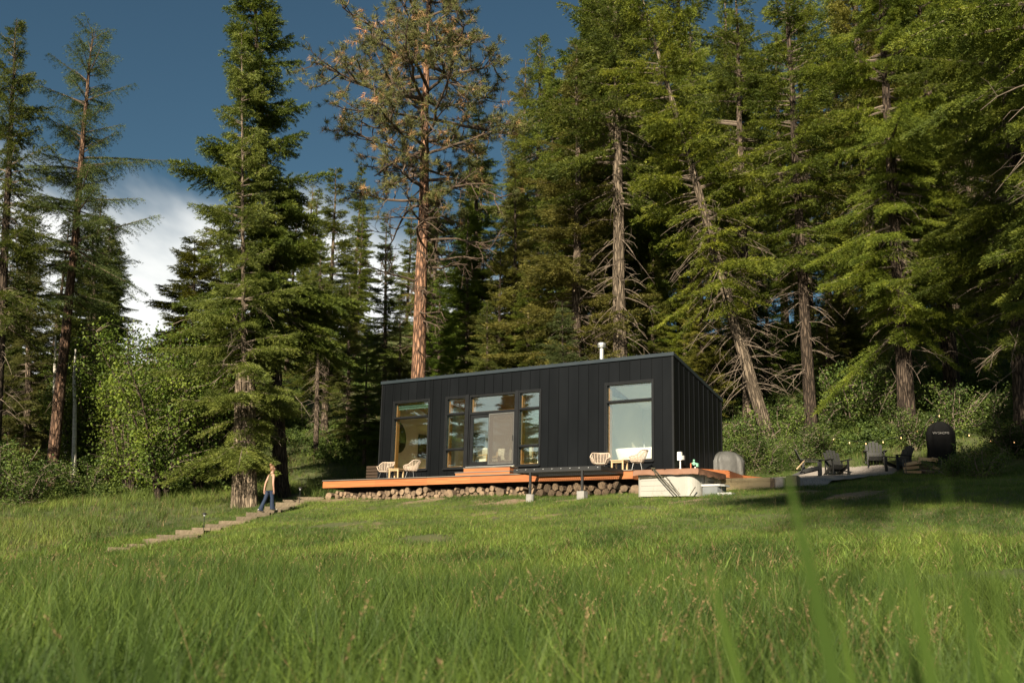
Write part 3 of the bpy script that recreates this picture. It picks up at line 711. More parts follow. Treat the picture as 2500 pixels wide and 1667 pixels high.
# ----------------------------------------------------------------------------- hot tub
TH0 = gz(*W(1.1, -2.6, 0)[:2]) - P0[2]
tub = thing('hot_tub', 'pale grey square hot tub with brown padded cover sunk beside the deck', 'hot tub', W(.12, -3.0, TH0 - .02), RZ)
TT, WD, R = -.34 - TH0 + .02, 2.02, .38                       # height of the rim, width, corner radius
outline = []
for (cx, cy_, a0) in ((R * .4, R * .4, math.pi), (WD - R, R, 1.5 * math.pi), (WD - R * .4, WD - R * .4, 0), (R * .4, WD - R * .4, .5 * math.pi)):
    rr = R if cx == WD - R else R * .4
    for q in np.linspace(0, math.pi / 2, 9): outline.append((cx + rr * math.cos(a0 + q), cy_ + rr * math.sin(a0 + q)))
ol = np.array(outline)
m = MB(); m.prism(ol, 0, TT); m.build('shell', M['tub_shell'], tub)
m = MB(); cxy = ol.mean(0); m.prism((ol - cxy) * 1.02 + cxy, TT + .002, TT + .06); m.build('rim', M['tub_shell'], tub)
m = MB()
for z in (.17, .33, .49): m.box(R * .4, 1.15, -.004, .0, z, z + .009)
m.build('groove', M['tub_seam'], tub)
for q in range(4): m = MB(); z0 = .006 + q * .16; m.box(R * .42, 1.12, -.010, -.002, z0 if q == 0 else z0 + .008, min(z0 + .156, TT - .06)); m.build('side_plank', M['tub_shell'], tub)
m = MB(); m.box(WD + .002, WD + .014, .62, 1.72, .02, TT - .02); m.box(WD + .0145, WD + .03, .55, .61, .0, TT); m.build('end_panel', M['tub_end'], tub)
m = MB(); m.box(WD + .0145, WD + .02, .8, 1.3, TT - .14, TT - .115); m.build('vent', M['strap'], tub)
cov = MB()
for x0, x1 in ((-.07, .985), (.995, WD + .09)): cov.loft([[(x, y, z) for x, y in ((x0, -.08), (x1, -.08), (x1, WD + .05), (x0, WD + .05))] for z in (TT + .065, TT + .19)]); cov.box(x0 + .03, x1 - .03, -.05, WD + .02, TT + .19, TT + .205)
cov = cov.build('cover', M['vinyl'], tub)
m = MB(); nn_ = 60
xs_ = np.linspace(-.085, WD + .105, nn_); zz = TT + .0 + .03 + .014 * np.sin(xs_ * 5) * np.sin(xs_ * 3.1 + 1) + .004 * np.sin(xs_ * 17); yo = -.10 - .025 * np.abs(np.sin(xs_ * 5))
m.loft([np.c_[xs_, yo, zz], np.c_[xs_, np.full(nn_, -.088), np.full(nn_, TT + .10)], np.c_[xs_, np.full(nn_, -.082), np.full(nn_, TT + .17)]], closed=False, caps=False)
ys_ = np.linspace(-.09, WD + .05, nn_); zz = TT + .0 + .02 * np.sin(ys_ * 8)
m.loft([np.c_[WD + .125 + .02 * np.sin(ys_ * 6) ** 2, ys_, zz], np.c_[np.full(nn_, WD + .1), ys_, np.full(nn_, TT + .10)], np.c_[np.full(nn_, WD + .095), ys_, np.full(nn_, TT + .17)]], closed=False, caps=False)
m.build('skirt', M['vinyl'], cov, smooth=True)
for y in (.4, 1.3): m = MB(); m.box(WD + .135, WD + .142, y, y + .05, TT - .22, TT + .02); m.build('strap', M['strap'], cov)
lift = MB()
for o_ in (0, .10): lift.tube([[.62 + o_ * .3, -.14, TT + .23], [.74 + o_, -.17, TT + .05], [1.43 + o_ * 1.1, -.26, .02]], .017, 6)
lift.tube([[.60, -.1, TT + .2], [.60, -.16, TT + .23], [.72, -.16, TT + .22]], .03, 6)
lift.tube([[.1, -.03, TT - .035], [.72, -.05, TT - .01], [1.0, -.05, TT + .0], [1.12, -.07, TT - .12], [1.6, -.28, .02]], .011, 6)
lift.tube([[.1, -.03, TT - .06], [.72, -.05, TT - .035], [.95, -.05, TT - .02]], .011, 6)
lift.build('cover_lifter', M['strap'], tub)
m = MB(); m.tube([[1.88, -.2, .0], [2.02, -.1, .26]], .016, 6); m.build('lifter_arm', M['strap'], tub)
ts = thing('tub_step', 'low two tone plastic step on the grass by the hot tub end', 'step', W(2.45, -2.35, TH0 - .02), RZ)
m = MB(); rr = [(-.32, -.3), (.28, -.3), (.36, -.1), (.36, .3), (-.36, .3), (-.36, -.2)]
m.prism(rr, .31, .37); m.build('tread', M['step_white'], ts)
m = MB(); m.prism([(x * .8 - .03, y * .9) for x, y in rr], 0, .308); m.build('body', M['step_grey'], ts)
m = MB(); m.prism([(.26, -.42), (.7, -.42), (.7, -.1), (.26, -.1)], 0, .10); m.build('lower_tread', M['step_white'], ts)

# ----------------------------------------------------------------------------- services by the end wall, covered grill
eb = thing('meter_box', 'pale grey electrical box on a conduit at the cabin corner', 'electrical box', W(.2, .05, 0), RZ)
m = MB(); m.box(-.07, .07, -.06, .06, .47, .74); m.build('box', M['grey_box'], eb)
m = MB(); m.box(-.075, .075, -.07, -.061, .465, .745); m.build('sunlit_front', M['white_paint'], eb)  # front painted paler than the box, standing for its sunlit face
m = MB(); m.box(.071, .15, -.05, .05, .48, .62); m.build('outlet_box', M['grey_box'], eb)
m = MB(); m.tube([[0, 0, .09], [0, 0, .47]], .03, 8); m.tube([[0, 0, .09], [0, 0, .2]], .055, 8); m.build('conduit', M['steel'], eb)
wv = thing('water_valve', 'green garden water valve with copper pipe by the end wall', 'valve', W(.30, 1.05, .085), RZ)
m = MB(); m.tube([[-.12, -.1, 0], [-.12, -.1, .36], [.0, -.1, .38]], .026, 8); m.build('pipe', M['copper'], wv)
m = MB(); m.tube([[.0, -.1, .30], [.0, -.1, .42]], .042, 10); m.tube([[-.07, -.1, .36], [.10, -.1, .34]], .033, 10); m.tube([[.0, -.1, .44], [.0, -.1, .49]], .035, 8); m.box(.1, .16, -.15, -.05, .24, .36); m.build('body', M['green_valve'], wv)
m = MB(); m.tube([[.04, -.1, 0], [.04, -.1, .24]], .028, 8); m.build('riser', M['steel'], wv)
gp = at(1771 + 5, 1150, 38.3)
gr = thing('covered_grill', 'barbecue grill under a creased grey cloth cover behind the orange deck corner', 'grill', (gp[0], gp[1], P0[2] + .085), RZ + .55)
aa = np.linspace(0, 2 * np.pi, 48, endpoint=False); rings = []
for z, kx, ky in ((0, .62, .36), (.3, .61, .35), (.62, .60, .34), (.72, .60, .34), (.86, .52, .30), (.98, .40, .22), (1.04, .26, .13), (1.055, .05, .03)):
    fold = .035 * np.sin(aa * 7 + 1) * (1 - z / 1.3) + .022 * np.sin(aa * 13 + z * 3) * (z < .9)
    ca, sa = np.cos(aa), np.sin(aa)
    rings.append(np.c_[np.sign(ca) * np.abs(ca) ** .55 * (kx + fold), np.sign(sa) * np.abs(sa) ** .55 * (ky + fold), z + .025 * np.sin(aa * 3) * (z > .6)])
m = MB(); m.loft(rings); m.build('cover', M['grill_cover'], gr, smooth=True)
m = MB()
for x in (-.5, .5): m.tube([[x, -.2, -.15], [x, -.2, .1]], .03, 8)
m.build('leg', M['black_wire'], gr)

# ----------------------------------------------------------------------------- retaining wall, gravel terrace
rw = thing('retaining_wall', 'low retaining wall of pale new timber planks right of the hot tub', 'retaining wall', P0, RZ)
rw['label'] = 'low retaining wall of pale new timber planks beyond the hot tub'
rows = [(-.85, -.60, (1.5, 2.75, 3.73)), (-.597, -.405, (1.5, 3.05, 3.73)), (-.402, -.285, (1.5, 2.45, 3.73))]
for i, (h0, h1, xs2) in enumerate(rows):
    for x0, x1 in zip(xs2, xs2[1:]): m = MB(); m.box(x0 + .003, x1 - .003, -1.0 - .008 * (i == 2), -.86, h0, h1); m.build('plank', M['lumber'], rw)
m = MB(); m.box(1.5, 4.2, -1.18, -1.02, -.95, -.74); m.build('plank', M['lumber'], rw)
stump = MB(); n = 18; a = np.arange(n) / n * 2 * np.pi
w_ = .20 * (1 + .1 * np.sin(3 * a) + .05 * np.cos(5 * a + 1)); stump.loft([np.c_[w_ * k * np.cos(a), w_ * k * np.sin(a), np.full(n, z)] for z, k in ((-.2, 1.15), (0, 1.1), (.3, 1.0), (.56, 1.02))])
o = stump.build('tree_stump', M['white_pvc'], loc=W(3.98, -.95, -.86), rotz=.4); tag(o, 'pale debarked stump at the end of the timber retaining wall', 'stump')
m = MB(); m.box(-.06, .07, -.2, .1, 0, .50); o = m.build('log_round', M['log_bark'], loc=W(3.80, -1.0, -.84), rotz=RZ + .2); tag(o, 'brown upright bark slab between the retaining wall and the pale stump', 'log')
m = MB(); m.box(-.17, .17, -.15, .15, 0, .64); o = m.build('timber_post', M['lumber'], loc=W(4.42, -.98, -.90), rotz=RZ); tag(o, 'short square timber post where the gravel bank begins', 'post')


def gravel_z(s, t):
    p = W(s, t, 0); g = gz(p[0], p[1])
    lift = P0[2] - .34 + .10 * (t + .9)
    edge = sm((t - (-.9 + max(0, s - 4.5) * 1.35)) / (.05 + .55 * min(1, max(0, s - 4.5)))) * sm((5.6 - s) / .9)
    return max(g + .015, g + .015 + (lift - g) * edge)


S_, T_ = np.meshgrid(np.linspace(1.55, 5.6, 60), np.linspace(-.86, 9.5, 60)); vv = []
for s, t in zip(S_.ravel(), T_.ravel()): p = W(s, t, 0); vv.append((p[0], p[1], gravel_z(s, t)))
VV = np.array(vv); ok = (T_ > -.86 + np.maximum(0, S_ - 4.6) * 1.35 - .9 * sm((S_ - 4.5) / .8)).ravel() & (S_.ravel() < 5.25)
I, J = np.meshgrid(np.arange(59), np.arange(59)); b0 = (J * 60 + I).ravel(); Q = np.stack([b0, b0 + 1, b0 + 61, b0 + 60], 1); Q = Q[ok[Q].all(1)]
gv = MB(); gv.add(VV, Q); tag(gv.build('gravel_terrace', M['gravel'], smooth=True), 'pale gravel terrace under the dark garden chairs', kind='structure')


def terr(X, Y):
    s, t = st(X, Y)
    return gravel_z(float(s), float(t)) if 1.6 < s < 5.2 and -.8 < t < 9.4 else gz(X, Y)


# adirondack chairs
def adirondack(label, px, Y, rz):
    p = at(px, 1150, Y); c = thing('adirondack_chair', label, 'chair', (p[0], p[1], terr(p[0], p[1])), rz, 'charcoal adirondack chairs')
    tilt = math.radians(25)
    def back(u, z): return (u, .18 + z * math.sin(tilt), .26 + z * math.cos(tilt))
    for k in range(5):                                       # fan-shaped back with a rounded top
        x = (k - 2) * .118; h = .84 - .035 * (k - 2) ** 2; f = 1 + .12; w = .054
        m = MB(); q = [back(x - w, -.12), back(x + w, -.12), back(x * f + w, h), back(x * f - w, h)]
        m.add(q + [(a_, b_ + .022, c_) for a_, b_, c_ in q], [[0, 1, 2, 3], [4, 7, 6, 5], [0, 4, 5, 1], [3, 2, 6, 7], [0, 3, 7, 4], [1, 5, 6, 2]]); m.build('back_slat', M['adirondack'], c)
    for k in range(5):
        y = -.36 + k * .115; z = .37 - (y + .36) * .26; m = MB(); m.box(-.27, .27, y, y + .105, z - .02, z); m.build('seat_slat', M['adirondack'], c)
    for x in (-1, 1):
        m = MB(); m.box(x * .36 - .07, x * .36 + .07, -.44, .34, .555, .58); m.build('arm', M['adirondack'], c)
        m = MB(); m.box(x * .31 - .02, x * .31 + .02, -.40, -.29, 0, .553); m.build('front_leg', M['adirondack'], c)
        m = MB(); q = [(-.36, .37), (-.36, .24), (.62, 0), (.70, 0), (.2, .24)]; m.loft([[(x * .275 + d, y, z) for y, z in q] for d in (-.015, .015)]); m.build('rear_leg', M['adirondack'], c)
        m = MB(); m.box(x * .335 - .015, x * .335 + .015, .22, .30, .12, .553); m.build('arm_brace', M['adirondack'], c)
    m = MB(); m.box(-.30, .30, .285, .31, .48, .552); m.build('back_rail', M['adirondack'], c)
    return c


adirondack('charcoal adirondack chair turned sideways with the wooden handle before it', 1978, 38.6, 1.35)
adirondack('charcoal adirondack chair facing the lawn in front of the sunlit bushes', 2043, 40.0, .12)
adirondack('charcoal adirondack chair half in shade, third along the gravel terrace', 2138, 40.6, -.25)
adirondack('charcoal adirondack chair in deepest shade next to the stacked split logs', 2196, 39.4, -1.2)
hp = at(1945, 1145, 38.0); hb = at(1964, 1124, 38.0)
m = MB(); m.tube([hp, hb], [.03, .022], 8); o = m.build('tool', M['table_wood']); tag(o, 'pale wooden tool handle sticking out beside the sideways adirondack chair', 'tool')
# firewood rack
fx = at(2252, 1140, 37.4); fz = terr(fx[0], fx[1])
rk = thing('firewood_rack', 'low black steel rack holding split logs in the shade', 'rack', (fx[0], fx[1], fz), -.1)
m = MB()
for x in (-.62, .62):
    for y in (-.15, .15): m.tube([[x, y, 0], [x, y, .62]], .016, 6)
m.tube([[-.62, -.15, .08], [.62, -.15, .08]], .016, 6); m.tube([[-.62, .15, .08], [.62, .15, .08]], .016, 6); m.build('frame', M['black_wire'], rk)
spl = [(-.36, .17, .55, 0), (.14, .165, .5, .1), (-.42, .31, .52, -.12), (-.36, .45, .55, -.2), (.17, .31, .48, 0), (.14, .44, .5, .03), (.10, .60, .42, .06), (.42, .60, .2, .2), (.45, .32, .22, .5)]
for i, (x, z, L, tl) in enumerate(spl):
    g = np.random.default_rng(40 + i); a = np.sort(g.uniform(0, 2 * np.pi, 7)); ring = np.c_[np.zeros(7), .085 * np.cos(a), .07 * np.sin(a)]
    m = MB(); m.loft([ring * g.uniform(.9, 1.1) + [-L / 2, 0, 0], ring + [0, .01, 0], ring * g.uniform(.9, 1.1) + [L / 2, 0, 0]])
    o = m.build('split_log', M['log_split'] if i not in (1, 4, 5) else M['log_bark'], loc=(fx[0] + x, fx[1] - .05 + g.uniform(-.05, .05), fz + z), rotz=-.1); o.rotation_euler.y = tl
    tag(o, 'split firewood log lying in the shaded black rack' if i not in (1, 4, 5) else 'dark charred looking split log in the middle of the shaded rack', 'log', 'split logs in the rack' if i not in (1, 4, 5) else 'dark split logs in the rack')
# tall object under a black printed cover
vx = at(2300, 1120, 39.6); vz = terr(vx[0], vx[1])
bc = thing('covered_smoker', 'tall domed smoker under a black cloth cover with white lettering', 'smoker', (vx[0], vx[1], vz), -.25)
aa = np.linspace(0, 2 * np.pi, 40, endpoint=False); rings = []
for z, k in ((0, .52), (.4, .50), (.9, .51), (1.15, .50), (1.35, .42), (1.5, .27), (1.58, .10), (1.60, .02)):
    f_ = .03 * np.sin(aa * 6 + z) + .015 * np.sin(aa * 11); rings.append(np.c_[(k + f_) * np.cos(aa), (k * .8 + f_) * np.sin(aa), np.full(40, z)])
m = MB(); m.loft(rings); m.build('cover', M['black_cloth'], bc, smooth=True)
fc = bpy.data.curves.new('lettering', 'FONT'); fc.body = 'VIVOHOME'; fc.size = .115; fc.align_x = 'CENTER'; fc.extrude = .002
_tmp = bpy.data.objects.new('lettering', fc); COL.objects.link(_tmp); bpy.context.view_layer.update(); fme = bpy.data.meshes.new_from_object(_tmp.evaluated_get(bpy.context.evaluated_depsgraph_get())); bpy.data.objects.remove(_tmp); fo = bpy.data.objects.new('lettering', fme); COL.objects.link(fo); fo.parent = bc; fo.location = (-.05, -.47, 1.06); fo.rotation_euler = (math.radians(88), 0, 0); fme.materials.append(M['concrete'])

# string lights hung between the trunks
blb = bpy.data.materials.new('warm_bulb'); blb.use_nodes = True; _b = blb.node_tree.nodes['Principled BSDF']; _b.inputs['Emission Color'].default_value = (1, .55, .22, 1); _b.inputs['Emission Strength'].default_value = 0.9; _b.inputs['Base Color'].default_value = (.8, .6, .3, 1)
sl = thing('string_lights', 'string of small warm bulbs sagging between the trunks over the dark chairs', 'string lights')
pxs = [(2000, 1060, 43), (2035, 1071, 42.6), (2074, 1080, 42.2), (2114, 1082.5, 42), (2156, 1078.5, 41.8), (2200, 1068, 41.6), (2239, 1051, 41.5), (2277, 1028.5, 41.4), (2293, 1014.5, 41.3), (2286, 1047.5, 41), (2318, 1042, 40.6), (2366, 1062, 40), (2418, 1075, 39.4), (2476, 1079, 38.8)]
P = [at(*q) for q in pxs]
m = MB()
for chain in (P[:9], [P[8], P[9]], [P[9]] + P[10:]): m.tube([c + [0, 0, .07] for c in chain], .008, 4, caps=False)
m.build('wire', M['black_wire'], sl)
bm_ = MB(); bm_.tube([[0, 0, -.045], [0, 0, -.033], [0, 0, -.008], [0, 0, .02]], [.006, .015, .018, .010], 8); bme = bm_.mesh('bulb', blb, True)
so_ = MB(); so_.tube([[0, 0, .02], [0, 0, .075]], .014, 6); sme = so_.mesh('socket', M['black_wire'])
for p in P: o = put('bulb', bme, sl, p); put('socket', sme, o)

# ----------------------------------------------------------------------------- timber steps up the lawn, path lights
stairs = thing('garden_steps', 'long flight of weathered timber steps climbing the lawn from the tall grass', 'steps')
SP = [(-10.80, 30.0), (-8.80, 37.0), (-7.95, 42.0)]
def sp(u): return np.array(SP[0]) + (np.array(SP[1]) - SP[0]) * u / 9 if u <= 9 else np.array(SP[1]) + (np.array(SP[2]) - SP[1]) * (u - 9) / 5
STEP_Z = {}
for k in range(15):
    p, p2 = sp(k), sp(k + 1) if k < 14 else sp(14) + (sp(14) - sp(13)); d = (p2 - p) / np.linalg.norm(p2 - p); ang = math.atan2(d[1], d[0]); z = gz(p[0] + d[0] * .25, p[1] + d[1] * .25) + .09; STEP_Z[k] = z
    g = np.random.default_rng(k); wd = .52 + .06 * g.standard_normal(); run = np.linalg.norm(p2 - p)
    for b in range(2): m = MB(); m.box(b * .19, b * .19 + .184, -wd + .06 * g.standard_normal(), wd + .05 * g.standard_normal(), -.17, 0 + .008 * g.standard_normal()); o = m.build('timber', M['step_timber'], stairs); o.location = (p[0], p[1], z); o.rotation_euler.z = ang + .05 * g.standard_normal()
    m = MB(); m.box(.385, run - .01, -wd + .05, wd - .05, -.12, -.03); o = m.build('tread_fill', M['soil'], stairs); o.location = (p[0], p[1], z); o.rotation_euler.z = ang


def path_light(label, px, py, Y):
    p = at(px, py, Y); z = gz(p[0], p[1]); c = thing('path_light', label, 'path light', (p[0], p[1], z), 0, 'path lights by the steps')
    m = MB(); m.tube([[0, 0, -.1], [0, 0, .52]], .012, 6); m.build('stake', M['black_wire'], c)
    m = MB(); m.tube([[0, 0, .52], [0, 0, .58]], .035, 10); m.build('lens', M['grey_box'], c)
    m = MB(); m.tube([[0, 0, .58], [0, 0, .60], [0, 0, .63]], [.085, .08, .02], 12); m.build('hood', M['black_wire'], c)


path_light('thin black path light halfway down the timber steps', 496, 1300, 33.5)
path_light('thin black path light at the top of the timber steps near the deck end', 731, 1226, 41.0)
# ----------------------------------------------------------------------------- the walking woman (local x = forward, y = her left)
pf = sp(9) + np.array([.34, .28])
person = thing('person', 'woman in olive tank top and jeans walking up the steps, hair in a bun', 'person', (pf[0], pf[1], STEP_Z[9] + .004), math.radians(41))
M['skin'] = mat('skin', (0.42, 0.25, 0.18), (0.36, 0.20, 0.14), rough=0.5, scale=8, bump=0.03)
M['hair'] = mat('dark_blond_hair', (0.12, 0.064, 0.03), (0.20, 0.11, 0.055), rough=0.5, scale=4, stretch=(1, 14, 14), bump=0.4)
M['tank'] = mat('olive_cotton', (0.085, 0.078, 0.035), (0.065, 0.06, 0.026), rough=0.85, scale=5, bump=0.35, dist=0.03)
M['denim'] = mat('blue_denim', (0.014, 0.027, 0.060), (0.008, 0.015, 0.034), rough=0.8, scale=6, stretch=(1, 1, .4), bump=0.3)
M['shoe'] = mat('white_canvas_shoe', (0.72, 0.66, 0.58), (0.6, 0.55, 0.48), rough=0.7, scale=8, bump=0.1)
sk, ed, rad = [], [], []


def jv(p, r, par=None):
    sk.append(p); rad.append(r)
    if par is not None: ed.append((par, len(sk) - 1))
    return len(sk) - 1


pel = jv((0, 0, .92), (.13, .10)); spn = jv((.02, 0, 1.08), (.115, .085), pel); che = jv((.03, 0, 1.25), (.13, .09), spn)
nk0 = jv((.02, 0, 1.385), (.065, .055), che); nk1 = jv((.045, 0, 1.455), (.048, .048), nk0)
hd0 = jv((.06, -.01, 1.52), (.066, .06), nk1); hd1 = jv((.055, -.01, 1.585), (.082, .072), hd0); hd2 = jv((.05, -.01, 1.64), (.062, .055), hd1)
chin = jv((.115, -.04, 1.50), (.026, .024), hd0); nose = jv((.145, -.05, 1.565), (.010, .010), hd1)
for sgn, el, wr, fg in ((1, (-.084, .20, 1.065), (-.113, .225, .81), 0), (-1, (-.01, -.205, 1.06), (.03, -.205, .81), 1)):
    sh = jv((.02, sgn * .15, 1.345), (.054, .05), che); e_ = jv(el, (.036, .036), sh)
    mu = jv(tuple(np.array(sk[sh]) * .5 + np.array(el) * .5), (.044, .042)); ed.remove((sh, e_)); ed.append((sh, mu)); ed.append((mu, e_))
    fo_ = jv(tuple(np.array(el) * .7 + np.array(wr) * .3), (.038, .036), e_); w_ = jv(wr, (.023, .027), fo_)
    pm = jv((wr[0] + .012, wr[1], wr[2] - .06), (.017, .036), w_)
    for q, (dx, ln) in enumerate(((-.026, .062), (-.009, .075), (.009, .078), (.026, .068))):
        k1 = jv((wr[0] + .012 + dx, wr[1], wr[2] - .085), (.009, .009), pm); k2 = jv((wr[0] + .018 + dx, wr[1] - sgn * .01, wr[2] - .085 - ln * .55), (.0085, .0085), k1); jv((wr[0] + .022 + dx, wr[1] - sgn * .028, wr[2] - .085 - ln * .9), (.0075, .0075), k2)
    th = jv((wr[0] + .045, wr[1] - sgn * .012, wr[2] - .05), (.011, .011), w_); jv((wr[0] + .06, wr[1] - sgn * .02, wr[2] - .095), (.009, .009), th)
LEG = {1: [(0, .085, .86), (-.12, .085, .46), (-.29, .085, .13), (-.22, .085, .05)], -1: [(.01, -.085, .86), (.06, -.085, .50), (.08, -.085, .19), (.16, -.085, .145)]}
for sgn in (1, -1):
    a_ = pel
    for p, r in zip(LEG[sgn], ((.085, .085), (.055, .055), (.036, .036), (.03, .03))): a_ = jv(p, r, a_)
me = bpy.data.meshes.new('body'); me.from_pydata(sk, ed, []); me.materials.append(M['skin'])
body = bpy.data.objects.new('body', me); COL.objects.link(body); body.parent = person
md = body.modifiers.new('skin', 'SKIN'); md.use_smooth_shade = True
for i, r in enumerate(rad): me.skin_vertices[0].data[i].radius = r
me.skin_vertices[0].data[0].use_root = True
sub = body.modifiers.new('sub', 'SUBSURF'); sub.levels = 2; sub.render_levels = 2


def ering(c, rx, ry, n=20, tilt=0.0, ph=0):
    a = np.arange(n) / n * 2 * np.pi
    return np.c_[c[0] + rx * np.cos(a), c[1] + ry * np.sin(a), np.full(n, c[2]) + tilt * np.cos(a) + .006 * np.sin(a * 5 + ph)]


m = MB(); m.loft([ering((.0, 0, .80), .135, .19, tilt=.02), ering((.0, 0, .88), .135, .185, ph=2), ering((.015, 0, .98), .115, .158, ph=4), ering((.02, 0, 1.08), .11, .148, ph=1), ering((.03, 0, 1.2), .118, .152), ering((.03, 0, 1.29), .108, .142), ering((.025, 0, 1.36), .075, .118), ering((.02, 0, 1.395), .062, .085)], caps=False)
m.build('tank_top', M['tank'], person, smooth=True)
m = MB(); m.loft([ering((.0, 0, .93), .10, .14), ering((0, 0, .86), .116, .162), ering((0, 0, .80), .12, .165), ering((-.01, 0, .74), .10, .14)], caps=False)
for sgn in (1, -1):
    h, k, an, to = [np.array(p) for p in LEG[sgn]]
    m.loft([ering(h + [0, 0, -.02], .105, .088), ering(h * .6 + k * .4, .088, .082), ering(k + [0, 0, .02], .066, .064), ering(k * .5 + an * .5, .072, .066), ering(an + [.02, 0, -.01], .10, .078), ering(an + [.03, 0, -.055], .112, .086)], caps=False)
m.build('jeans', M['denim'], person, smooth=True)
for sgn, (a0, b0_) in ((1, ((-.37, .12), (-.11, .035))), (-1, ((.03, .145), (.29, .145)))):
    (x0, z0), (x1, z1) = a0, b0_; rg = []
    for u, wy, hz in ((0, .02, .02), (.08, .036, .035), (.35, .036, .045), (.7, .046, .034), (.92, .036, .026), (1, .012, .012)):
        a = np.arange(12) / 12 * 2 * np.pi; rg.append(np.c_[np.full(12, x0 + (x1 - x0) * u), sgn * .085 + wy * np.cos(a), z0 + (z1 - z0) * u + hz * np.maximum(np.sin(a), -.8) - .012])
    m = MB(); m.loft(rg); m.build('shoe', M['shoe'], person, smooth=True)
rg = []
for z, r in ((1.49, .045), (1.53, .078), (1.57, .094), (1.61, .096), (1.65, .082), (1.68, .05), (1.69, .01)): rg.append(ering((.028 - .02 * (z < 1.56), -.002, z), r * .96, r * .92, ph=z * 40))
m = MB(); m.loft(rg)
m.loft([ering((-.03, .02, z), r, r, 12, ph=z * 50) for z, r in ((1.64, .02), (1.67, .05), (1.70, .055), (1.735, .045), (1.755, .01))])
m.build('hair', M['hair'], person, smooth=True)
m = MB()
for y in (-.085, -.005): m.loft([ering((.128 - .03 * (y > -.05), y, 1.578 + z), r, r, 8) for z, r in ((-.005, .002), (0, .006), (.005, .002))])
m.build('eye', M['hair'], person, smooth=True)
m = MB(); m.loft([ering((.055, -.092, 1.555 + z), .016 * k, .010 * k, 8) for z, k in ((-.03, .4), (0, 1), (.025, 1), (.035, .3))]); m.build('ear', M['skin'], person, smooth=True)

# ----------------------------------------------------------------------------- trees
def nrm(a): return a / (np.linalg.norm(a, axis=-1, keepdims=True) + 1e-9)


def tris_from(base, d, L, w, g, mb, mi=0, up=None):
    """one pointed leaf (triangle) per row: base point, direction, length, half-width"""
    side = np.cross(d, g.standard_normal(d.shape) + (0 if up is None else up)); side = nrm(side)
    v = np.stack([base - side * w[:, None], base + side * w[:, None], base + d * L[:, None]], 1).reshape(-1, 3)
    mb.add(v, tris=np.arange(len(v)).reshape(-1, 3), mi=mi)


def trunk_mesh(g, H, r0, wob=.15, n=12, bend=None, flare=1.35):
    z = np.r_[-1.2, 0, .3, .8, np.linspace(1.6, H, 22)]; u = np.clip(z / H, 0, 1)
    x = wob * np.cumsum(g.standard_normal(len(z))) * .25 * u; y = wob * np.cumsum(g.standard_normal(len(z))) * .25 * u
    if bend is not None: x = x + bend[0] * u ** bend[2]; y = y + bend[1] * u ** bend[2]
    r = r0 * (1 - u) ** .75 * (1 + (flare - 1) * np.exp(-np.clip(z, 0, 9) / .45)) + .015
    pts = np.c_[x, y, z]; m = MB(); m.tube(pts, r, n)
    return m, (lambda zz: np.c_[np.interp(zz, z, x), np.interp(zz, z, y), zz]), (lambda zz: np.interp(zz, z, r))


